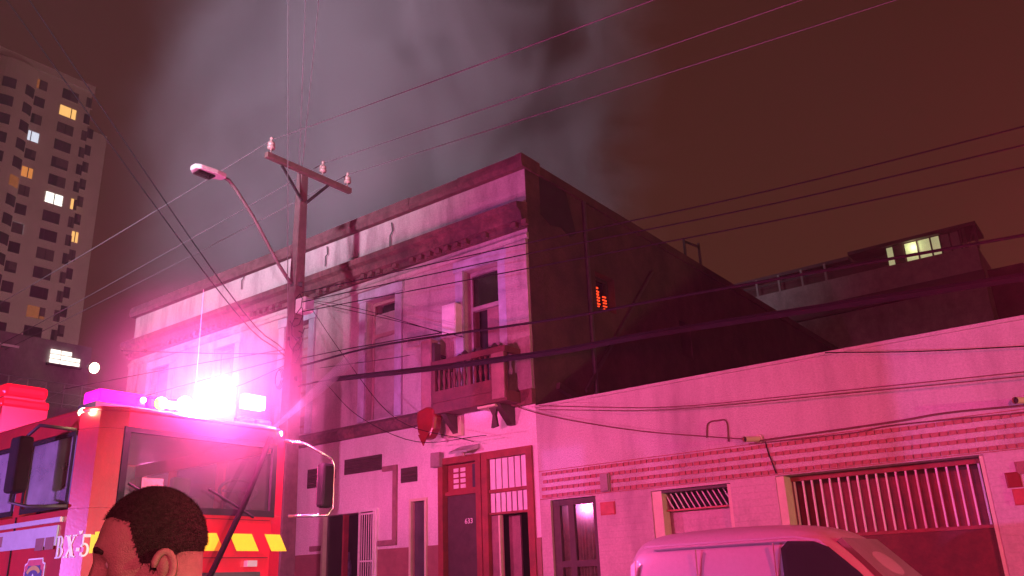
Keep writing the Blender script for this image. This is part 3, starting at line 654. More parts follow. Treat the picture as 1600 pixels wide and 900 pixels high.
# ------------------------------------------------------------------ utility pole, crossarm, lamp arm
PX_, PY_ = -13.03, 10.2
up_ = thing('utility_pole', 'tall concrete utility pole with a crossarm at its top', 'pole', (PX_, PY_, .13))
MB().prism([(PX_-.16, PY_-.19, .13), (PX_+.16, PY_-.19, .13), (PX_+.16, PY_+.19, .13), (PX_-.16, PY_+.19, .13)], (0, 0, 0.01)).build('base', 'concrete_pole', up_)
s = MB().quadbox([(PX_-.16, PY_-.19, .141), (PX_+.16, PY_-.19, .141), (PX_+.16, PY_+.19, .141), (PX_-.16, PY_+.19, .141), (PX_-.08, PY_-.09, 10.05), (PX_+.08, PY_-.09, 10.05), (PX_+.08, PY_+.09, 10.05), (PX_-.08, PY_+.09, 10.05)])
s.build('shaft', 'concrete_pole', up_, bevel=.015)
B(PX_+.09, PX_+.20, PY_-1.05, PY_+1.22, 9.86, 9.98).build('crossarm', 'arm_wood', up_, bevel=.008)
for s_ in (-1, 1): MB().bar((PX_+.10, PY_+s_*.62, 9.86), (PX_+.10, PY_+s_*.06, 9.25), .03, .06).build('brace', 'dark_metal', up_)
INS = [PY_-.94, PY_+.42, PY_+1.13]
for y in INS:
    q = MB().lathe((PX_+.145, y, 9.981), [(.015, 0), (.015, .10), (.075, .11), (.085, .16), (.05, .19), (.075, .20), (.07, .25), (.035, .28), (.03, .33), (.045, .35), (.02, .38)], 12).build('insulator', 'porcelain', up_, smooth=True)
for z in (7.35, 6.2, 5.4): MB().lathe((PX_, PY_, z), [(.165, 0), (.165, .08)], 4).build('band', 'dark_metal', up_)
sl = thing('street_lamp', 'unlit street lamp on a long curved arm from the utility pole', 'street lamp', (PX_, PY_, 7.4))
hd = Vector((-13.05, 7.93, 9.12))
MB().tube([(PX_, PY_-.15, 7.40), (PX_, PY_-.5, 7.75), (PX_, 9.05, 8.55), (PX_, 8.62, 8.98), (PX_, 8.45, 9.12), (PX_, 8.28, 9.15)], .035, 8).build('arm', 'arm_metal', sl, smooth=True)
MB().prism([(PX_-.08, 8.34, 9.10), (PX_-.15, 8.1, 9.07), (PX_-.15, 7.75, 9.05), (PX_-.08, 7.66, 9.06), (PX_+.08, 7.66, 9.06), (PX_+.15, 7.75, 9.05), (PX_+.15, 8.1, 9.07), (PX_+.08, 8.34, 9.10)], (0, 0, .10)).build('head', 'white_paint', sl, bevel=.02)
B(PX_-.11, PX_+.11, 7.74, 8.08, 9.02, 9.048).build('lens', 'lamp_glass', sl)
bx_ = thing('cable_box', 'small cable splice box fixed high on the utility pole', 'box', (PX_+.3, PY_, 7.0))
B(PX_+.13, PX_+.42, PY_-.12, PY_+.12, 6.75, 7.05).build('case', 'white_paint', bx_, bevel=.02); B(PX_+.42, PX_+.44, PY_-.10, PY_+.10, 6.78, 7.02).build('lid', 'stucco_blue', bx_)

# ------------------------------------------------------------------ overhead wires, each strung between real supports
def wire(pts, label, r=.011, m='wire_black', sag=0, n=10, group=None, nm='overhead_wire', cat='wire'):
    P = []
    if len(pts) == 2:
        for k in range(n+1):
            t_ = k/n; P.append(Vector(pts[0]).lerp(Vector(pts[1]), t_) - Vector((0, 0, sag*4*t_*(1-t_))))
    else:
        q = [Vector(p) for p in pts]; q = [q[0]*2-q[1]]+q+[q[-1]*2-q[-2]]
        for i in range(1, len(q)-2):
            for k in range(6):
                t_ = k/6; a, b, c, d = q[i-1], q[i], q[i+1], q[i+2]
                P.append(.5*((2*b)+(c-a)*t_+(2*a-5*b+4*c-d)*t_**2+(3*b-a-3*c+d)*t_**3))
        P.append(q[-2])
    return tag(MB().tube(P, r, 5).build(nm, m), label, cat, group)
def line(pp, y, label, **k): return wire([atY(px, py, y) for px, py in pp], label, **k)
GW = 'wires strung along the street from the pole'
zt = 10.30
for i, (y, pr, plf, nm_) in enumerate(zip(INS, [(1030, -6), (1262, -6), (1410, -6)], [(-40, 497), (-40, 560), (-40, 570)], ['nearest the lamp arm', 'beside the pole top', 'at the building end'])):
    e = atY(*pr, y); e = e + (e-Vector((PX_+.145, y, zt)))*.6; l = atY(*plf, y)
    wire([(PX_+.145, y, zt), e], 'top wire running right from the crossarm insulator '+nm_, r=.010, m='wire_grey', sag=.03, group=GW)
    wire([(PX_+.145, y, zt), l], 'top wire running left from the crossarm insulator '+nm_, r=.012, m='wire_grey', sag=.05, group=GW)
GV = 'wires crossing over the street towards the camera'
for px, en, lab in ((450, Vector((PX_-.05, PY_-.12, 6.3)), 'left of the three wires rising steeply overhead from the pole'), (478, Vector((PX_, PY_-.1, 9.9)), 'middle of the three wires rising steeply overhead from the pole'), (500, Vector((PX_+.1, PY_-.1, 9.95)), 'right of the three wires rising steeply overhead from the pole')):
    # the other support stands across the street behind the camera
    d = ray(px, -20); far = CAM + d*(3.2/ max(.001, d.y) if False else 8.6/d.y)
    far = Vector((en.x + (far.x-en.x), far.y, far.z)); wire([en, far], lab, r=.010, m='wire_grey', group=GV)
for px, py, lab in ((-15, -35, 'lower of the paired wires running up left across the tower'), (22, -35, 'upper of the paired wires running up left across the tower')):
    far = atY(px, py, 6.2); mid = atY((330 if px < 0 else 345), 440, 9.2)
    wire([Vector((PX_-.1, PY_-.1, 5.9 if px < 0 else 6.0)), mid, far], lab, r=.012, group='paired wires over the left side')
for k, (pp, lab) in enumerate([([(472, 457), (823, 380), (1210, 296), (1700, 172)], 'uppermost of the three thin wires crossing the dark side wall'), ([(472, 472), (827, 396), (1210, 318), (1700, 203)], 'middle of the three thin wires crossing the dark side wall'), ([(472, 487), (827, 419), (1210, 345), (1700, 240)], 'lowest of the three thin wires crossing the dark side wall')]):
    line(pp, PY_-.2+k*.02, lab, r=.010, group=GW)
line([(470, 572), (600, 539), (880, 497), (1040, 467), (1700, 350)], PY_-.25, 'medium black cable sagging past the balcony above the thick bundle', r=.020)
line([(520, 593), (690, 574), (880, 548), (1040, 519), (1700, 418)], PY_-.3, 'thick black bundled cable sagging across the front of the balcony', r=.050)
line([(466, 604), (490, 598), (522, 592)], PY_-.3, 'short cable tail joining the thick bundle to the pole', r=.016)
line([(470, 560), (560, 542), (690, 520)], PY_-.1, 'thin cable running from the pole to the medium cable', r=.010)
for k, (pp, lab) in enumerate([([(480, 468), (560, 482), (690, 520)], 'upper drop wire slanting from pole to the balcony'), ([(480, 470), (600, 497), (725, 527)], 'middle drop wire slanting from pole to the balcony'), ([(482, 475), (540, 560), (620, 655), (740, 690)], 'drop wire sagging steeply from pole to the door canopy'), ([(510, 600), (560, 650), (650, 690), (760, 680)], 'lowest drop wire looping over the shop front'), ([(500, 575), (610, 560), (640, 555)], 'stub of thin wire fraying near the bundle')]):
    line(pp, FY-.6-.05*k, lab, r=.007, group='drop wires to the house')
line([(745, 610), (838, 645), (980, 671), (1104, 682), (1166, 686)], FY-.18, 'thin cable sagging from the balcony to the pipe spout', r=.010, m='conduit')
line([(842, 634), (1040, 636), (1300, 612), (1640, 577)], FY-.35, 'upper of the paired thin cable and shadow lines across the garage wall', r=.007, m='conduit')  # paired tubes draw wires together with their cast shadows on the wall
line([(842, 640), (1040, 640), (1300, 617), (1640, 584)], FY-.35, 'lower of the paired thin cable and shadow lines across the garage wall', r=.007, m='conduit')
line([(1289, 551), (1440, 549), (1640, 539)], FY-.3, 'thin cable and shadow line near the top of the garage wall at right', r=.008)  # tube also stands for a wire's shadow line
line([(1178, 690), (1390, 660), (1480, 645), (1640, 630)], FY-.03, 'dark conduit cable fixed along the wall above the brick bands', r=.014, m='conduit')
line([(1170, 694), (1330, 677), (1400, 664), (1640, 641)], FY-.02, 'second conduit cable fixed just above the brick bands', r=.010, m='conduit')
line([(1104, 684), (1106, 662), (1122, 657), (1135, 659), (1138, 690)], FY-.02, 'bent conduit loop fixed on the garage wall', r=.012, m='conduit')
line([(1196, 690), (1200, 705), (1213, 740)], FY-.02, 'short cable hanging down to the top corner of the gate', r=.010)
for k, (pp, lab) in enumerate([([(452, 553), (330, 552), (190, 548)], 'nearly level wire left of the pole'), ([(452, 558), (330, 590), (150, 640)], 'wire slanting down left from the pole'), ([(452, 568), (380, 600), (300, 628)], 'lower wire slanting down left from the pole'), ([(452, 545), (300, 570), (100, 608)], 'upper wire slanting down left from the pole')]):
    line(pp, PY_-.1+.1*k, lab, r=.010, group='wires to the left of the pole')
tg = MB()
for k in range(5):
    a = random.uniform(0, 6); c = Vector((PX_+.25, PY_-.15, 6.9-.25*k))
    tg.tube([c+Vector((.16*math.cos(a+j*.9), -.05+.02*j, .22*math.sin(a+j*.9))) for j in range(7)], .008, 5)
for k in range(3):
    c = Vector((PX_-.3, PY_-.1, 5.5)); tg.tube([c+Vector(((.10+.02*k)*math.cos(j*.6), .02*k, (.17+.02*k)*math.sin(j*.6))) for j in range(11)], .009, 5)
tag(tg.build('cable_coil', 'wire_black'), 'tangle of coiled spare cable tied to the utility pole', 'cable')

# ------------------------------------------------------------------ the fire engine
XF, Y0, Y1, ZB, ZR = -7.65, 3.81, 6.11, 2.33, 3.22
fe = thing('fire_engine', 'red fire engine with blazing roof lights and yellow chevrons', 'fire engine', (XF-3.5, (Y0+Y1)/2, 0))
CL = 3.3
def plan(ins=0, back=CL):
    return [(XF-back, Y0+ins), (XF-.34, Y0+ins), (XF-.12, Y0+.08+ins*.8), (XF-ins, Y0+.30), (XF-ins, Y1-.30), (XF-.12, Y1-.08-ins*.8), (XF-.34, Y1-ins), (XF-back, Y1-ins)]
def shell(z0, z1, name, m, segs, parent=fe, thick=.06, top_ins=0):
    o = plan(); i_ = plan(thick); mb = MB(); s_ = top_ins
    for k in segs:
        a, b, c, d = o[k], o[k+1], i_[k+1], i_[k]
        mb.quadbox([(a[0], a[1], z0), (b[0], b[1], z0), (c[0], c[1], z0), (d[0], d[1], z0), (a[0]-s_, a[1], z1), (b[0]-s_, b[1], z1), (c[0]-s_, c[1], z1), (d[0]-s_, d[1], z1)])
    return mb.build(name, m, parent)
cabb = shell(.75, ZB, 'cab', 'fire_red', range(7), thick=.05)
shell(2.332, ZR-.16, 'pillar', 'fire_red', [1, 2], cabb); shell(2.332, ZR-.16, 'pillar', 'fire_red', [4, 5], cabb)
for yy in (Y0, Y1-.05):
    B(XF-1.45, XF-1.30, yy, yy+.05, ZB+.002, ZR-.16).build('pillar', 'fire_red', cabb); B(XF-2.5, XF-2.36, yy, yy+.05, ZB+.002, ZR-.16).build('pillar', 'fire_red', cabb); B(XF-CL, XF-CL+.2, yy, yy+.05, ZB+.002, ZR-.16).build('pillar', 'fire_red', cabb)
shell(ZR-.158, ZR, 'roof_header', 'fire_red', range(7), cabb)
o_ = plan(.01); MB().prism([(x, y, ZR+.002) for x, y in o_], (0, 0, .05)).build('roof', 'fire_red', cabb, bevel=.02)
# rear wall of the cab: a wide opening looks through
bk_ = MB().holed((XF-CL-.06, Y0, .75), (0, 1, 0), (0, 0, 1), Y1-Y0, ZR-.75, (.055, 0, 0), [(.25, 2.05, 1.65, 2.3)]).build('rear_panel', 'cab_interior', cabb)
B(XF-CL+.0, XF-.1, Y0+.06, Y1-.06, .75, .80).build('cab_floor', 'cab_interior', cabb)
ws = MB().quadbox([(XF-.035, Y0+.31, ZB+.003), (XF-.035, Y1-.31, ZB+.003), (XF-.045, Y1-.31, ZB+.003), (XF-.045, Y0+.31, ZB+.003), (XF-.035, Y0+.31, ZR-.161), (XF-.035, Y1-.31, ZR-.161), (XF-.045, Y1-.31, ZR-.161), (XF-.045, Y0+.31, ZR-.161)]).build('windscreen', 'cab_glass', cabb)
gs = MB(); 
for a, b in (((XF-.001), 0),):
    gs.box(XF-.03, XF+.008, Y0+.27, Y1-.27, ZB-.03, ZB+.035); gs.box(XF-.03, XF+.008, Y0+.27, Y1-.27, ZR-.19, ZR-.14); gs.box(XF-.03, XF+.008, Y0+.27, Y0+.33, ZB+.036, ZR-.191); gs.box(XF-.03, XF+.008, Y1-.33, Y1-.27, ZB+.036, ZR-.191)
gs.build('gasket', 'rubber', ws)
for s_, yy in ((0, Y0+.02), (1, Y1-.03)):
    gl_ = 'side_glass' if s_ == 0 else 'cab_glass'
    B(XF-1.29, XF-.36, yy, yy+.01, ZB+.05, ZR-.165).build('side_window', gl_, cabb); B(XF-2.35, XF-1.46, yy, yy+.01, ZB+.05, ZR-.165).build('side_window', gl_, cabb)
    yo = Y0-.012 if s_ == 0 else Y1+.002
    fr = MB()
    for a, b in ((XF-1.30, XF-.36), (XF-2.36, XF-1.46)):
        fr.box(a, a+.04, yo, yo+.010, ZB+.02, ZR-.17); fr.box(b-.04, b, yo, yo+.010, ZB+.02, ZR-.17); fr.box(a+.041, b-.041, yo, yo+.010, ZB+.02, ZB+.07); fr.box(a+.041, b-.041, yo, yo+.010, ZR-.21, ZR-.17)
    fr.build('window_trim', 'rubber', cabb)
    for a in (XF-1.36, XF-2.42): B(a, a+.012, yo, yo+.008, .9, ZB).build('door_gap', 'rubber', cabb)
    for a in (XF-1.25, XF-2.3): B(a, a+.20, yo-.03, yo+.001, 1.72, 1.76).build('door_handle', 'chrome', cabb)
# silver band with vents on the side, crest, unit letters
sb = B(XF-2.9, XF-.46, Y0-.016, Y0-.001, 2.02, 2.20).build('silver_band', 'silver_panel', cabb)
B(XF-2.9, XF-.40, Y0-.03, Y0-.001, 2.225, 2.27).build('grab_rail', 'silver_panel', cabb)
for a in (XF-.84, XF-.65): B(a, a+.16, Y0-.02, Y0-.0165, 1.99, 2.10).build('vent', 'dado_paint', sb)
B(XF-1.72, XF-1.56, Y0-.02, Y0-.0165, 2.06, 2.16).build('vent', 'dado_paint', sb)
# crest: notched plate, gold arc, white figure
ca = -8.47; cz = 1.80; yq = Y0-.002
def cre(sx, z0, z1, dy, m, nm):
    w_ = sx; mb = MB().prism([(ca-w_, yq-dy, z1-.05), (ca-w_*.78, yq-dy, z1-.035), (ca-w_*.72, yq-dy, z1), (ca+w_*.72, yq-dy, z1), (ca+w_*.78, yq-dy, z1-.035), (ca+w_, yq-dy, z1-.05), (ca+w_*.98, yq-dy, z0+.06), (ca, yq-dy, z0), (ca-w_*.98, yq-dy, z0+.06)], (0, .002, 0)); return mb.build(nm, m, crest)
crest = cre.__globals__.setdefault('crest', None) or B(ca-.01, ca+.01, Y0-.0015, Y0-.0005, cz, cz+.02).build('crest', 'emblem_red', fe)
cre(.20, 1.55, 1.925, .003, 'lettering_white', 'border'); cre(.185, 1.563, 1.912, .006, 'emblem_red', 'field'); cre(.165, 1.59, 1.86, .009, 'emblem_blue', 'ground')
ar = MB()
for k in range(8):
    a0 = math.radians(25+k*16.25); a1 = a0+math.radians(16.3)
    ar.prism([(ca+.15*math.cos(a), yq-.012, 1.76+.10*math.sin(a)*r_) for a, r_ in ((a0, 1), (a1, 1))]+[(ca+.11*math.cos(a), yq-.012, 1.76+.10*math.sin(a)*.62) for a in (a1, a0)], (0, .002, 0))
ar.build('scroll', 'emblem_gold', crest)
MB().prism([(ca-.02, yq-.012, 1.70), (ca+.02, yq-.012, 1.70), (ca+.022, yq-.012, 1.76), (ca, yq-.012, 1.79), (ca-.022, yq-.012, 1.76)], (0, .002, 0)).build('figure', 'lettering_white', crest)
# serif capitals "BX-5" wrapped round the cab corner
def along(u, z, d=.006):
    # distance along the outside of the cab plan, measured from the side towards the front
    pts = [Vector((p[0], p[1])) for p in plan()][0:5]; pts[0] = Vector((XF-1.2, Y0)); left = u
    for a, b in zip(pts, pts[1:]):
        L_ = (b-a).length
        if left <= L_ or b is pts[-1]:
            dd = (b-a)/L_; n_ = Vector((dd.y, -dd.x)); q = a+dd*left+n_*d; return Vector((q.x, q.y, z))
        left -= L_
def stroke(mb, poly, u0, z0, su, sz, d=.006):
    # polygon strips given as quads in letter space
    n_ = len(poly); P0 = [along(u0+p[0]*su, z0+p[1]*sz, d) for p in poly]; P1 = [along(u0+p[0]*su, z0+p[1]*sz, .001) for p in poly]
    i = len(mb.v); mb.v += [tuple(p) for p in P1+P0]; mb.f.append(tuple(range(i+n_-1, i-1, -1))); mb.f.append(tuple(range(i+n_, i+2*n_)))
    for j in range(n_): mb.f.append((i+j, i+(j+1) % n_, i+n_+(j+1) % n_, i+n_+j))
def arc(cx, cy_, rx, ry, a0, a1, t0, t1, n=8):
    out = []
    for k in range(n):
        a = math.radians(a0+(a1-a0)*k/n); b = math.radians(a0+(a1-a0)*(k+1)/n); 
        out.append([(cx+rx*math.cos(a), cy_+ry*math.sin(a)), (cx+rx*math.cos(b), cy_+ry*math.sin(b)), (cx+(rx-t0)*math.cos(b), cy_+(ry-t1)*math.sin(b)), (cx+(rx-t0)*math.cos(a), cy_+(ry-t1)*math.sin(a))])
    return out
R4 = lambda a, b, c, d: [(a, c), (b, c), (b, d), (a, d)]
GL = {'B': [R4(.12, .34, 0, 1), R4(0, .12, 0, .06), R4(0, .12, .94, 1), R4(.34, .5, 0, .07), R4(.34, .5, .93, 1), R4(.34, .5, .47, .54)] + arc(.48, .735, .34, .265, -90, 90, .2, .07) + arc(.50, .27, .42, .27, -90, 90, .22, .07),
      'X': [[(.08, 1), (.36, 1), (.92, 0), (.62, 0)], [(.80, 1), (.90, 1), (.22, 0), (.10, 0)], R4(-.02, .46, .94, 1), R4(.66, 1.02, .94, 1), R4(-.02, .36, 0, .06), R4(.52, 1.02, 0, .06)],
      '-': [R4(.1, .62, .26, .42)], "'": [[(.1, 1.16), (.3, 1.16), (.26, 1.04), (.16, 1.0)]],
      '5': [R4(.22, .92, .86, 1), R4(.18, .32, .5, .9)] + arc(.42, .31, .48, .31, -130, 150, .24, .09, 12) + [R4(.02, .24, .06, .2)]}
for ch, u0, wd in (('B', .745, .135), ('X', .885, .118), ("'", 1.005, .20), ('-', 1.008, .07), ('5', 1.062, .085)):
    mb = MB()
    for q in GL[ch]: stroke(mb, q, u0, 1.905, wd, .195, .007 if ch != '5' else .010)
    mb.build('lettering', 'lettering_white', fe)
mb = MB()
for k in range(4): stroke(mb, R4(k/4, (k+1)/4, 0 if k else .0, 1 if k else .86), 1.14, 1.935, .125, .185, .006)
mb.build('chevron', 'reflective_yellow', fe)
# yellow chevrons on the front
zc0, zc1 = 1.955, 2.125
cut = [(Y0+.22, .16), (Y0+.50, .27), (Y0+.90, .27), (Y0+1.30, .27), (Y0+1.70, .27), (Y0+2.10, .15)]
for k, (y, wd) in enumerate([(4.05, .14), (4.28, .22), (4.58, .22), (4.93, .22), (5.30, .27), (5.73, .20)]):
    if k == 0: continue
    sl_ = .10 if k else 0
    MB().prism([(XF+.003, y, zc1), (XF+.003, y+wd, zc1), (XF+.003, y+wd+sl_, zc0), (XF+.003, y+sl_, zc0)], (.003, 0, 0)).build('chevron', 'reflective_yellow', fe)
MB().prism([(XF+.003, 4.80+.0, zc1), (XF+.003, 4.985, zc1), (XF+.003, 5.085, zc0), (XF+.003, 4.90, zc0)], (.0025, 0, 0)).build('chevron', 'reflective_yellow', fe) if False else None
B(XF+.001, XF+.004, Y0+.32, Y1-.32, 1.885, 1.893).build('panel_seam', 'rubber', fe); B(XF+.001, XF+.004, Y0+.32, Y1-.32, 2.262, 2.268).build('panel_seam', 'rubber', fe)
B(XF+.002, XF+.012, 4.25, 5.7, 1.30, 1.75).build('grille', 'dark_metal', fe)
for k in range(5): B(XF+.013, XF+.03, 4.28, 5.67, 1.34+k*.08, 1.37+k*.08).build('grille_slat', 'chrome', fe)
B(XF+.0, XF+.06, 5.50, 5.62, 1.80, 1.86).build('badge', 'silver_panel', fe)
B(XF-.35, XF+.28, Y0-.02, Y1+.02, .45, .78).build('bumper', 'silver_panel', fe, bevel=.04)
for y in (Y0+.35, Y1-.35):
    q = MB().lathe((XF-.02, y, 1.05), [(.15, 0), (.16, .04), (.15, .06)], 16, axis=(1, 0, 0)).build('headlight', 'chrome', fe); MB().lathe((XF+.042, y, 1.05), [(.13, 0), (.10, .02), (.02, .03)], 16, axis=(1, 0, 0)).build('lens', 'clear_glass', q)
    B(XF+.002, XF+.03, y-.12, y+.12, 1.28, 1.36).build('indicator', 'plaque_red', fe)
# cab interior
B(XF-.75, XF-.12, Y0+.1, Y1-.1, 2.02, 2.36).build('dashboard', 'cab_interior', fe, bevel=.05)
sc = atX(372, 768, XF-.55)
stw = MB().tube([sc+Vector((.10*math.cos(a)*.5, .21*math.cos(a), .13*math.sin(a))) for a in [2*math.pi*k/20 for k in range(21)]], .017, 6)
stw.tube([sc+Vector((.0, -.2, 0)), sc+Vector((0, .2, 0))], .014, 5); stw.tube([sc, sc+Vector((.25, 0, -.25))], .03, 6)
stw.build('steering_wheel', 'rubber', fe, smooth=True)
for y in (Y0+.45, Y1-.55):
    q = B(XF-1.35, XF-.85, y-.25, y+.25, 1.75, 1.95).build('seat', 'seat_fabric', fe, bevel=.04); B(XF-1.45, XF-1.32, y-.25, y+.25, 1.96, 2.62).build('backrest', 'seat_fabric', q, bevel=.04)
    B(XF-1.44, XF-1.35, y-.12, y+.12, 2.64, 2.84).build('headrest', 'seat_fabric', q, bevel=.03)
q = atX(480, 0, XF)
B(XF-.02, XF-.015, Y0+.50, Y0+.72, 2.50, 2.62).build('sticker', 'shutter_brown', ws)
# wipers
for y, s_ in ((Y0+.9, 1), (Y1-.55, 1)):
    MB().tube([(XF+.03, y, ZB-.04), (XF+.04, y-.30, ZB+.10), (XF+.02, y-.55, ZB+.22)], .012, 6).build('wiper', 'rubber', fe)
# mirrors on bent arms
def mirror(y, s_):
    q = MB().tube([(XF-.12, y-s_*.10, ZR-.06), (XF+.04, y+s_*.08, ZR-.10), (XF+.10, y+s_*.42, 2.98), (XF+.10, y+s_*.46, 2.90), (XF+.10, y+s_*.46, 2.42), (XF+.08, y+s_*.40, 2.34), (XF-.10, y, 2.33)], .018, 8).build('mirror', 'chrome', fe, smooth=True)
    yy = y+s_*.36; B(XF+.02, XF+.14, yy-.09, yy+.09, 2.42, 2.92).build('housing', 'rubber', q, bevel=.035); B(XF+.012, XF+.0195, yy-.07, yy+.07, 2.46, 2.88).build('mirror_glass', 'chrome', q)
mirror(Y1, 1)
q = MB().tube([(XF-.36, Y0-.01, 3.06), (XF-.55, Y0-.26, 3.10), (XF-.85, Y0-.30, 2.96), (XF-.85, Y0-.30, 2.42), (XF-.55, Y0-.26, 2.36), (XF-.34, Y0-.01, 2.36)], .017, 8).build('mirror', 'dark_metal', fe, smooth=True)
B(XF-.90, XF-.70, Y0-.36, Y0-.22, 2.50, 3.02).build('housing', 'rubber', q, bevel=.03)
# roof light bar
LB = thing if False else fe
barb = B(XF-.62, XF-.28, Y0+.10, Y1-.12, ZR+.055, ZR+.12).build('light_bar', 'dark_metal', fe)
for a, b, m_ in ((Y0+.12, Y0+.62, 'lens_magenta'), (Y0+.64, Y0+.98, 'lens_magenta'), (Y1-.58, Y1-.36, 'lens_magenta'), (Y1-.34, Y1-.14, 'lens_magenta')):
    B(XF-.60, XF-.30, a, b, ZR+.122, ZR+(.26 if a < 5 else .185)).build('lens', m_, barb, bevel=.03)
B(XF-.58, XF-.34, Y0+1.02, Y1-.60, ZR+.122, ZR+.30).build('strobe_case', 'dark_metal', barb, bevel=.02)
for y in (4.88, 5.08): MB().lathe((XF-.36, y, ZR+.22), [(.085, 0), (.09, .03), (.06, .06), (.01, .075)], 16, axis=(1, 0, 0)).build('strobe', 'lamp_white', barb, smooth=True)
pa = atX(395, 629, XF-.45); B(XF-.50, XF-.40, pa.y-.14, pa.y+.14, pa.z-.08, pa.z+.08).build('work_light', 'lamp_panel', barb, bevel=.01)
def bulb(px, py, xx, r, m, nm, w_=None, col=None):
    p = atX(px, py, xx); MB().lathe(p, [(r*.9, -.03), (r, 0), (r*.8, r*.4), (r*.2, r*.6)], 12, axis=(1, -.3, 0)).build(nm, m, fe, smooth=True)
    MB().lathe(p, [(r*.6, -.12), (r*1.05, -.031)], 12, axis=(1, -.3, 0)).build('lamp_holder', 'dark_metal', fe)
    if w_: lamp(nm+'_bulb', 'POINT', p+Vector((.12, -.04, 0)), col, w_, .04)
bulb(252, 630, XF-.25, .065, 'lamp_amber', 'amber_lamp', 5, (1, .7, .05)); bulb(131, 645, XF-.36, .05, 'lamp_warm', 'marker_lamp', 6, (1, .75, .35)); bulb(437, 678, XF-.08, .035, 'lamp_warm', 'marker_lamp', 1, (1, .7, .3)); bulb(224, 625, XF-.28, .03, 'lamp_panel', 'marker_lamp')
bulb(285, 663, XF-.05, .03, 'lamp_panel', 'marker_lamp')
a = atX(303, 640, XF-.7); b = atX(318, 452, XF-.7); MB().tube([a-Vector((0, 0, .3)), a, b], [.008, .005, .003], 6).build('antenna', 'white_paint', fe)
# bodywork behind the cab, wheels
body = B(XF-8.2, XF-CL-.12, Y0, Y1, .85, 3.1).build('body', 'fire_red', fe, bevel=.03)
for a in range(3):
    x1 = XF-CL-.25-a*1.55; q = B(x1-1.45, x1, Y0-.012, Y0-.001, 1.0, 2.75).build('locker_shutter', 'silver_panel', body)
    for k in range(14): B(x1-1.44, x1-.01, Y0-.02, Y0-.0125, 1.02+k*.123, 1.11+k*.123).build('shutter_slat', 'silver_panel', q)
B(XF-8.0, XF-CL-.3, Y0+.3, Y1-.3, 3.102, 3.2).build('roof_rack', 'galvanised', body)
lr = atY(12, 640, Y0+.3)
q = B(lr.x-.5, lr.x+.10, Y0+.2, Y0+.7, 3.275, lr.z+.02).build('beacon_base', 'fire_red', fe) if lr.z > 3.3 else None
rbk = B(lr.x-.55, lr.x+.10, Y0+.18, Y0+.72, lr.z+.021, lr.z+.12).build('red_beacon', 'lens_red', fe, bevel=.03)
B(lr.x-.50, lr.x+.05, Y0+.22, Y0+.68, lr.z+.122, lr.z+.15).build('seam', 'fire_red', rbk); B(lr.x-.53, lr.x+.08, Y0+.20, Y0+.70, lr.z+.152, lr.z+.30).build('lens', 'lens_red', rbk, bevel=.05)
for x in (XF-1.1, XF-5.9):
    for y, s_ in ((Y0+.02, 1), (Y1-.02, -1)):
        q = MB().lathe((x, y, .52), [(.36, 0), (.50, .02), (.52, .08), (.52, .24), (.48, .30)], 24, axis=(0, s_, 0)).build('wheel', 'rubber', fe, smooth=True)
        MB().lathe((x, y-s_*.004, .52), [(.05, -.02), (.12, 0), (.30, .0), (.33, .03)], 20, axis=(0, s_, 0)).build('rim', 'galvanised', q)
B(XF-8.1, XF-.3, Y0+.5, Y1-.5, .5, .74).build('chassis', 'dark_metal', fe)
# dark strap hanging slantwise in front of the cab
a = atX(423, 684, XF+.10); b = atX(334, 888, XF+.16); c = b+(b-a)*.9
tag(MB().tube([a, a.lerp(b, .5)+Vector((.03, 0, -.02)), b, (c.x, c.y, max(c.z, .8))], .030, 8).build('hose_strap', 'strap_black', smooth=True), 'dark strap hanging slantwise across the front of the fire engine', 'strap')

# ------------------------------------------------------------------ water jet from behind the engine
a = atY(428, 668, 8.4); b = atY(520, 590, 10.0); c = atY(600, 520, 11.9)

# ------------------------------------------------------------------ the parked van
van = thing('parked_van', 'pale panel van parked at the kerb in front of the gate', 'van', (-2.9, 8.55, 0))
VN, VW = 7.72, 1.62
def vsec(x, zr, hw, zs=.42, tum=.10):
    # half section: sill, waist, shoulder, roof edge, roof crown
    c = VN+VW/2
    half = [(hw*.94, zs), (hw, zs+.14), (hw, .95), (hw*.985, 1.05+.0*zr), (hw-tum*max(0, (zr-1.1))*.9, max(1.06, zr-.20)), (hw-tum*1.35*max(.2, zr-1.1)-.05, max(1.08, zr-.085)), (hw-.28, max(1.10, zr-.02)), (hw*.35, max(1.11, zr+.004))]
    if zr < 1.12:
        half = [(hw*.94, zs), (hw, zs+.14), (hw*.99, min(.8, zr-.1)), (hw*.98, zr-.06), (hw*.95, zr-.03), (hw*.88, zr-.012), (hw*.7, zr-.004), (hw*.35, zr)]
    pts = [(x, c-y, z) for y, z in half] + [(x, c+y, z) for y, z in reversed(half)]
    return pts
secs = [(-4.50, 1.62, .72, .5), (-4.48, 1.77, .77, .46), (-4.42, 1.88, .80), (-4.30, 1.945, .81), (-4.05, 1.975, .81), (-3.4, 1.99, .81), (-2.9, 1.98, .81), (-2.62, 1.94, .81), (-2.44, 1.87, .805), (-2.22, 1.68, .80), (-2.02, 1.46, .80), (-1.84, 1.24, .80), (-1.74, 1.10, .80), (-1.4, 1.03, .79), (-1.1, .95, .77), (-.98, .83, .73), (-.94, .70, .68)]
S = [vsec(*q) for q in secs]
vb = MB(); n = len(S[0])
for q in S: vb.v += q
for k in range(len(S)-1):
    for j in range(n): a = k*n+j; b = k*n+(j+1) % n; vb.f.append((a, b, b+n, a+n))
vb.f.append(tuple(range(n))); vb.f.append(tuple((len(S)-1)*n+j for j in range(n)))
vbody = vb.build('body', 'van_paint', van, smooth=True)
sub = vbody.modifiers.new('s', 'SUBSURF'); sub.levels = 2; sub.render_levels = 2
c0 = VN+VW/2
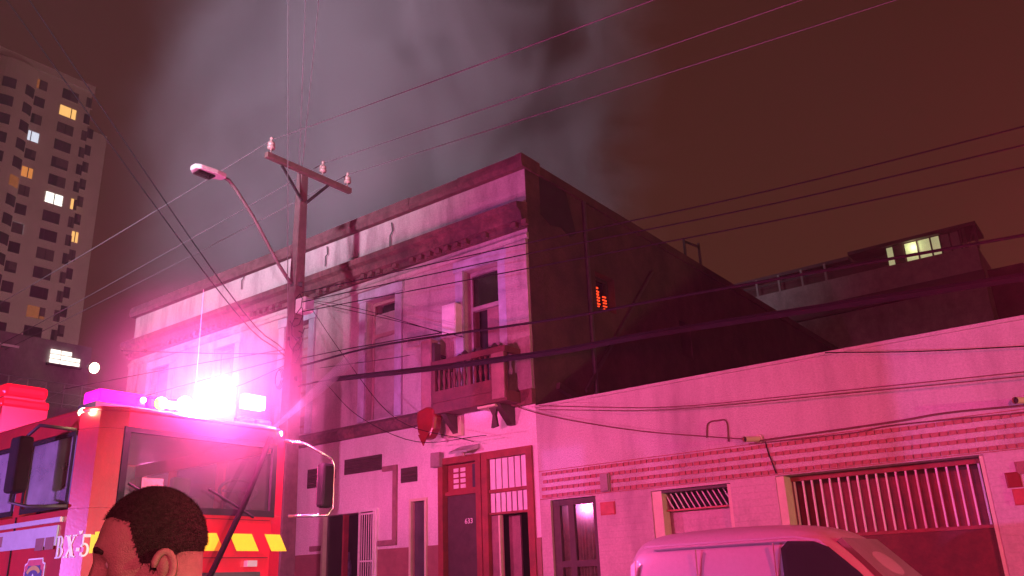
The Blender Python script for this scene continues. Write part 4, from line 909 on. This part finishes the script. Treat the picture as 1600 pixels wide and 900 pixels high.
def vy(z): return c0-(.81-.10*max(0, (z-1.06))*.72)-.012
def vpatch(name, poly, m, d=.010, parent=van):
    mb = MB(); n_ = len(poly); o1 = [(x, vy(z)-d, z) for x, z in poly]; o2 = [(x, vy(z)+.02, z) for x, z in poly]
    i = 0; mb.v += o2+o1; mb.f.append(tuple(range(n_-1, -1, -1))); mb.f.append(tuple(range(n_, 2*n_)))
    for j in range(n_): mb.f.append((j, (j+1) % n_, n_+(j+1) % n_, n_+j))
    return mb.build(name, m, parent)
vpatch('door_window', [(-2.80, 1.20), (-2.81, 1.735), (-2.76, 1.78), (-2.56, 1.765), (-2.46, 1.72), (-2.24, 1.52), (-1.98, 1.24)], 'van_window')
for x0, x1, z0, z1 in ((-3.70, -3.692, .6, 1.78), (-2.93, -2.922, .55, 1.80)):
    vpatch('panel_gap', [(x0, z0), (x0, z1), (x1, z1), (x1, z0)], 'boarded', .002)
vpatch('drip_rail', [(-4.25, 1.825), (-4.25, 1.84), (-2.72, 1.85), (-2.5, 1.81), (-1.96, 1.29), (-1.93, 1.26), (-2.5, 1.785), (-2.72, 1.835)], 'van_paint', .003)
vpatch('edge_highlight', [(-4.44, .95), (-4.41, 1.66), (-4.36, 1.70), (-4.39, .95)], 'white_paint', -.002)  # white strip painted as the bright highlight along the rear edge
for x0, x1 in ((-3.0, -2.86), (-3.66, -3.54)): vpatch('door_handle', [(x0, 1.06), (x0, 1.10), (x1, 1.10), (x1, 1.06)], 'rubber', .025)
vpatch('window_rubber', [(-2.84, 1.17), (-2.85, 1.75), (-2.78, 1.81), (-2.55, 1.795), (-2.43, 1.745), (-2.20, 1.53), (-1.93, 1.21)], 'rubber', .006)
vpatch('rub_strip', [(-4.4, .80), (-4.4, .86), (-2.0, .86), (-2.0, .80)], 'rubber', .012)
wsn = MB(); c_ = c0
wsn.quadbox([(-2.36, c_-.58, 1.82), (-2.36, c_+.58, 1.82), (-2.40, c_+.58, 1.79), (-2.40, c_-.58, 1.79), (-1.82, c_-.70, 1.25), (-1.82, c_+.70, 1.25), (-1.86, c_+.70, 1.22), (-1.86, c_-.70, 1.22)]); wsn.build('windscreen', 'van_screen', van)
for x in (-3.8, -1.6):
    for y, s_ in ((VN+.02, 1), (VN+VW-.02, -1)):
        q = MB().lathe((x, y, .30), [(.20, 0), (.29, .015), (.30, .06), (.30, .16), (.27, .18)], 20, axis=(0, s_, 0)).build('wheel', 'rubber', van, smooth=True); MB().lathe((x, y-s_*.003, .30), [(.03, -.01), (.16, 0), (.19, .02)], 16, axis=(0, s_, 0)).build('rim', 'galvanised', q)
for y in (c0-.5, c0+.5): MB().lathe((-1.0, y, .72), [(.10, 0), (.09, .05), (.02, .07)], 12, axis=(1, 0, 0)).build('headlight', 'clear_glass', van)
B(-1.03, -.84, c0-.75, c0+.75, .36, .52).build('bumper', 'rubber', van, bevel=.03)
B(-2.3, -2.12, VN-.16, VN+.02, 1.12, 1.28).build('wing_mirror', 'rubber', van, bevel=.02)

# ------------------------------------------------------------------ the man in front of the engine
HC = Vector((-1.537, .897, 1.652))                    # centre of the skull
FD = Vector((-.52, -.78, 0)).normalized()             # he looks to picture left
LS = Vector((0, 0, 1)).cross(FD).normalized()         # his left
FDh = FD.copy()
man = thing('person', 'short-haired man seen from behind in front of the fire engine, turned left', 'person', (HC.x, HC.y, 0))
HS = .95
def P3(f, l, z): return HC + (FD*f + LS*l + Vector((0, 0, z)))*HS
def head_r(th, ph):
    # th: azimuth from the face, ph: elevation; returns forward, left, up
    f, l, z = math.cos(ph)*math.cos(th), math.cos(ph)*math.sin(th), math.sin(ph)
    F_ = f*(.098 if f > 0 else .102); L_ = l*.077; Z_ = z*(.108 if z > 0 else .125)
    if z < 0: k = 1+z*.28; L_ *= k; F_ *= (1+z*.12 if f > 0 else 1+z*.45)
    ang = abs(th)
    if f > 0:
        F_ += .028*math.exp(-(th/.17)**2-((ph+.60)/.20)**2)+.010*math.exp(-(th/.13)**2-((ph+.36)/.16)**2)                 # nose
        F_ += .008*math.exp(-(th/.5)**2-((ph+.10)/.13)**2)                  # brow
        F_ -= .012*math.exp(-((ang-.36)/.20)**2-((ph+.32)/.13)**2)          # eye sockets
        F_ += .008*math.exp(-(th/.25)**2-((ph+.88)/.10)**2)                 # mouth
        F_ += .012*math.exp(-(th/.3)**2-((ph+1.12)/.14)**2)                  # chin
        L_ += (.006 if l > 0 else -.006)*math.exp(-((ang-.85)/.3)**2-((ph+.52)/.22)**2)   # cheekbone
    return F_, L_, Z_
def head_mesh(scale=1, cond=None, nu=64, nv=44):
    mb = MB(); idx = {}
    for i in range(nv+1):
        ph = -math.pi/2+math.pi*i/nv
        for j in range(nu):
            th = 2*math.pi*j/nu-math.pi; F_, L_, Z_ = head_r(th, ph)
            s_ = scale(th, ph) if callable(scale) else scale
            mb.v.append(tuple(P3(F_*s_, L_*s_, Z_*s_)))
    for i in range(nv):
        for j in range(nu):
            a = i*nu+j; b = i*nu+(j+1) % nu
            if cond and not cond(2*math.pi*(j+.5)/nu-math.pi, -math.pi/2+math.pi*(i+.5)/nv): continue
            mb.f.append((a, b, b+nu, a+nu))
    return mb
hm = head_mesh()
# neck joined to the skull, then shoulders under the jacket
nk = [P3(-.035, 0, -.02), P3(-.038, 0, -.10), P3(-.045, 0, -.16), P3(-.055, 0, -.22)]
hm.tube(nk, [.060, .060, .062, .075], 20)
# ears
for s_ in (1, -1):
    e = []
    for k in range(15):
        a = math.radians(-100+k*20); e.append(P3(-.030-.017*math.cos(a), s_*(.077+.008*(1-math.cos(a))*.5), -.048+.029*math.sin(a)))
    hm.tube(e, [.004]+[.0065]*13+[.004], 8)
    c1 = len(hm.v); base_ = [P3(-.030+.012*math.cos(t), s_*.074, -.048+.024*math.sin(t)) for t in [2*math.pi*k/12 for k in range(12)]]
    hm.prism(base_, LS*s_*.006)
    hm.tube([P3(-.024, s_*.076, -.078), P3(-.027, s_*.079, -.070), P3(-.030, s_*.079, -.062)], [.005, .008, .006], 8)
bodym = hm.build('body', 'skin', man, smooth=True)
def hairline(th, ph):
    a = abs(th); front = .47 if a < .62 else (.47-(a-.62)*.25 if a < 1.14 else (.34-(a-1.14)*2.2 if a < 1.44 else -.32 if a < 1.62 else -.42 if a < 1.9 else -.68))
    return ph > front
hr = head_mesh(lambda th, ph: 1.014+.014*max(0, math.sin(ph)) + random.uniform(-.003, .003), hairline, 200, 150)
hr.build('hair', 'hair', man, smooth=True)
fuzz = MB(); random.seed(5)
for k in range(16000):
    th = random.uniform(-math.pi, math.pi); ph = math.asin(random.uniform(-.6, 1))
    if not hairline(th, ph+random.uniform(-.02, .07)): continue
    F_, L_, Z_ = head_r(th, ph); p = P3(F_*1.015, L_*1.015, Z_*1.018); n_ = (p-HC).normalized(); t_ = Vector((random.gauss(0, 1), random.gauss(0, 1), random.gauss(0, 1)-.6)); t_ = (t_-n_*t_.dot(n_)).normalized()
    d_ = (n_*.8+t_*.8).normalized()*random.uniform(.003, .008); s_ = n_.cross(d_).normalized()*.0005; i = len(fuzz.v)
    fuzz.v += [tuple(p-s_), tuple(p+s_), tuple(p+d_)]; fuzz.f.append((i, i+1, i+2))
fz = fuzz.build('hair_strands', 'hair', man, kind='stuff')
for s_ in (1, -1):
    MB().lathe(P3(.066, s_*.030, -.038), [(.002, -.010), (.008, -.006), (.0105, 0), (.008, .006), (.002, .010)], 10).build('eye', 'white_paint', man, smooth=True)
    MB().tube([P3(.098, s_*.014, -.014), P3(.096, s_*.030, -.010), P3(.083, s_*.046, -.016)], [.003, .005, .003], 6).build('eyebrow', 'hair', man, smooth=True)
# clothed figure below: jacket with collar, trousers, shoes
def skin_mesh(name, verts, edges, radii, m, parent, sub=2):
    me = bpy.data.meshes.new(name); off = Vector(parent['_off']); me.from_pydata([tuple(Vector(v)-off) for v in verts], edges, []); me.materials.append(MATS[m])
    o = bpy.data.objects.new(name, me); COL.objects.link(o); o.parent = parent; o['_off'] = parent['_off']
    o.modifiers.new('skin', 'SKIN'); s_ = o.modifiers.new('sub', 'SUBSURF'); s_.levels = s_.render_levels = sub
    for i, r_ in enumerate(radii): me.skin_vertices[0].data[i].radius = r_ if isinstance(r_, tuple) else (r_, r_)
    me.skin_vertices[0].data[0].use_root = True; return o
ch = HC.copy(); ch.z = 0
def Q(f, l, z): return ch+FD*f+LS*l+Vector((0, 0, z))
V = [Q(-.05, 0, .98), Q(-.06, 0, 1.18), Q(-.05, 0, 1.36), Q(-.055, 0, 1.47)]; E_ = [(0, 1), (1, 2), (2, 3)]; Rr = [(.16, .12), (.155, .12), (.17, .12), (.09, .08)]
for s_ in (1, -1):
    i = len(V); V += [Q(-.05, s_*.19, 1.40), Q(-.07, s_*.26, 1.14), Q(.04, s_*.25, .92)]; E_ += [(2, i), (i, i+1), (i+1, i+2)]; Rr += [.075, .058, .045]
skin_mesh('jacket', V, E_, Rr, 'jacket', man)
MB().lathe(Q(-.055, 0, 1.44), [(.095, 0), (.090, .05), (.086, .10), (.088, .115), (.080, .115), (.078, .05), (.07, .0)], 20, axis=Vector((0, 0, 1))-FD*.25).build('collar', 'jacket_trim', man, smooth=True)
V = [Q(-.05, 0, .96)]; E_ = []; Rr = [(.15, .12)]
for s_ in (1, -1):
    i = len(V); V += [Q(-.05, s_*.10, .86), Q(-.03, s_*.11, .50), Q(-.06, s_*.12, .10)]; E_ += [(0, i), (i, i+1), (i+1, i+2)]; Rr += [.095, .068, .055]
skin_mesh('trousers', V, E_, Rr, 'trousers', man)
for s_ in (1, -1):
    skin_mesh('shoe', [Q(-.09, s_*.12, .05), Q(.0, s_*.125, .05), Q(.12, s_*.13, .04)], [(0, 1), (1, 2)], [(.045, .045), (.045, .04), (.04, .03)], 'rubber', man)
    hv = [Q(.05, s_*.25, .90), Q(.06, s_*.25, .83)]; he = [(0, 1)]; hr_ = [(.035, .022), (.038, .016)]
    for k in range(4):
        i = len(hv); o_l = (k-1.5)*.019; hv += [Q(.06+o_l, s_*.25, .79), Q(.065+o_l, s_*.245, .755-.006*(k in (1, 2))), Q(.062+o_l, s_*.232, .73-.008*(k in (1, 2)))]; he += [(1, i), (i, i+1), (i+1, i+2)]; hr_ += [.009, .008, .007]
    i = len(hv); hv += [Q(.105, s_*.24, .85), Q(.115, s_*.232, .815), Q(.112, s_*.225, .79)]; he += [(0, i), (i, i+1), (i+1, i+2)]; hr_ += [.011, .009, .008]
    skin_mesh('hand', hv, he, hr_, 'skin', man, 1)

# ------------------------------------------------------------------ smoke pouring off the roof
def nodes_of(m):
    m.use_nodes = True; n = m.node_tree; n.nodes.clear(); return n, n.links.new
sm = bpy.data.materials.new('smoke'); MATS['smoke'] = sm; n, L = nodes_of(sm)
def N(t, **k):
    q = n.nodes.new(t)
    for a, b in k.items(): setattr(q, a, b)
    return q
def M_(op, a, b=None, c=None, clamp=False):
    q = N('ShaderNodeMath', operation=op, use_clamp=clamp)
    for i, v in enumerate((a, b, c)):
        if v is None: continue
        if isinstance(v, (int, float)): q.inputs[i].default_value = v
        else: L(v, q.inputs[i])
    return q.outputs[0]
out = N('ShaderNodeOutputMaterial'); pv = N('ShaderNodeVolumePrincipled'); pv.inputs['Color'].default_value = (.80, .76, .80, 1); pv.inputs['Anisotropy'].default_value = .1
tcn = N('ShaderNodeTexCoord'); nz1 = N('ShaderNodeTexNoise'); nz1.inputs['Scale'].default_value = .21; nz1.inputs['Detail'].default_value = 7; nz1.inputs['Roughness'].default_value = .62; nz1.inputs['Distortion'].default_value = .6
L(tcn.outputs['Object'], nz1.inputs['Vector']); sx = N('ShaderNodeSeparateXYZ'); L(tcn.outputs['Object'], sx.inputs[0])
nzf = nz1.outputs['Fac']
# object coordinates = world metres relative to (-16,20,9)
x, y, z = sx.outputs
wob = M_('MULTIPLY_ADD', nzf, 13.0, -6.5)
rx = M_('ADD', M_('MULTIPLY_ADD', z, -.02, x), wob)                       # right-hand edge of the plume
edge_r = N('ShaderNodeMapRange', interpolation_type='SMOOTHSTEP'); L(rx, edge_r.inputs['Value']); edge_r.inputs['From Min'].default_value = 3.6; edge_r.inputs['From Max'].default_value = 1.4
lxn = M_('ADD', M_('MULTIPLY_ADD', z, .18, x), wob)                      # drifts and thins to the left with height
edge_l = N('ShaderNodeMapRange', interpolation_type='SMOOTHSTEP'); L(lxn, edge_l.inputs['Value']); edge_l.inputs['From Min'].default_value = -13; edge_l.inputs['From Max'].default_value = 1
yy = M_('ABSOLUTE', y); edge_y = N('ShaderNodeMapRange', interpolation_type='SMOOTHSTEP'); L(yy, edge_y.inputs['Value']); edge_y.inputs['From Min'].default_value = 8.5; edge_y.inputs['From Max'].default_value = 4
zt_ = N('ShaderNodeMapRange'); L(z, zt_.inputs['Value']); zt_.inputs['From Min'].default_value = 0; zt_.inputs['From Max'].default_value = 24; zt_.inputs['To Min'].default_value = 1.0; zt_.inputs['To Max'].default_value = .16
bil = N('ShaderNodeMapRange', interpolation_type='SMOOTHSTEP'); L(nzf, bil.inputs['Value']); bil.inputs['From Min'].default_value = .29; bil.inputs['From Max'].default_value = .62
den = M_('MULTIPLY', M_('MULTIPLY', edge_r.outputs[0], edge_l.outputs[0]), M_('MULTIPLY', edge_y.outputs[0], M_('MULTIPLY', zt_.outputs[0], bil.outputs[0])))
L(M_('MULTIPLY', den, 1.1), pv.inputs['Density']); L(pv.outputs[0], out.inputs['Volume'])
sb_ = MB().box(-24, 8, -8.2, 12.5, -.55, 30); so = sb_.build('smoke', 'smoke'); so.location = (-16, 20.3, 9.0)
tag(so, 'grey smoke plume billowing off the roof of the burning house', 'smoke'); so['kind'] = 'stuff'
# water spray: a thin cone of droplets
wm = bpy.data.materials.new('spray'); MATS['spray'] = wm; n, L = nodes_of(wm)
out = N('ShaderNodeOutputMaterial'); pv = N('ShaderNodeVolumePrincipled'); pv.inputs['Color'].default_value = (.95, .93, .95, 1); tcj = N('ShaderNodeTexCoord'); sj = N('ShaderNodeSeparateXYZ'); L(tcj.outputs['Generated'], sj.inputs[0]); L(M_('MULTIPLY', M_('SUBTRACT', 1.0, sj.outputs[2], clamp=True), 5.0), pv.inputs['Density']); L(pv.outputs[0], out.inputs['Volume'])
a = atY(424, 672, 8.2); b = atY(500, 606, 9.4); c = atY(610, 505, 11.7)
jet = MB().tube([a, a.lerp(b, .5), b, b.lerp(c, .3), b.lerp(c, .6), b.lerp(c, .75)], [.03, .06, .10, .12, .12, .02], 12).build('water_jet', 'spray', smooth=True)
tag(jet, 'fine water jet sprayed up from behind the fire engine at the house', 'water jet'); jet['kind'] = 'stuff'
# added scattering volume, imitates the glare round the engine's roof lights
mm_ = bpy.data.materials.new('halo'); MATS['halo'] = mm_; n, L = nodes_of(mm_)
out = N('ShaderNodeOutputMaterial'); pv = N('ShaderNodeVolumePrincipled'); pv.inputs['Color'].default_value = (.9, .88, .9, 1)
tcn = N('ShaderNodeTexCoord'); vl = N('ShaderNodeVectorMath', operation='LENGTH'); L(tcn.outputs['Object'], vl.inputs[0])
mr = N('ShaderNodeMapRange', interpolation_type='SMOOTHSTEP'); L(vl.outputs['Value'], mr.inputs['Value']); mr.inputs['From Min'].default_value = 2.35; mr.inputs['From Max'].default_value = .05; mr.inputs['To Max'].default_value = .16
nzm = N('ShaderNodeTexNoise'); nzm.inputs['Scale'].default_value = 1.1; L(tcn.outputs['Object'], nzm.inputs['Vector'])
L(M_('MULTIPLY', mr.outputs[0], M_('MULTIPLY_ADD', nzm.outputs['Fac'], 1.2, .4)), pv.inputs['Density']); L(pv.outputs[0], out.inputs['Volume'])
mi = MB().lathe((0, 0, -2.4), [(.3, 0), (1.4, .45), (2.1, 1.2), (2.4, 2.4), (2.1, 3.6), (1.4, 4.35), (.3, 4.8)], 20).build('halo', 'halo'); mi.location = (-7.6, 4.85, 3.55); mi.scale = (.62, .62, .62)
tag(mi, 'added volume imitating the glare round the roof lights of the fire engine', 'halo'); mi['kind'] = 'stuff'
# ------------------------------------------------------------------ thin smoky haze over the whole street
hm_ = bpy.data.materials.new('haze'); MATS['haze'] = hm_; n, L = nodes_of(hm_)
out = N('ShaderNodeOutputMaterial'); pv = N('ShaderNodeVolumePrincipled'); pv.inputs['Color'].default_value = (.9, .88, .9, 1); pv.inputs['Density'].default_value = .0018; pv.inputs['Anisotropy'].default_value = .35
L(pv.outputs[0], out.inputs['Volume'])
hz = B(-175, 70, -50, 110, -1.3, 75).build('haze', 'haze', kind='stuff'); tag(hz, 'thin smoky night haze hanging over the whole street', 'haze')

for o in bpy.data.objects:
    if '_off' in o: del o['_off']
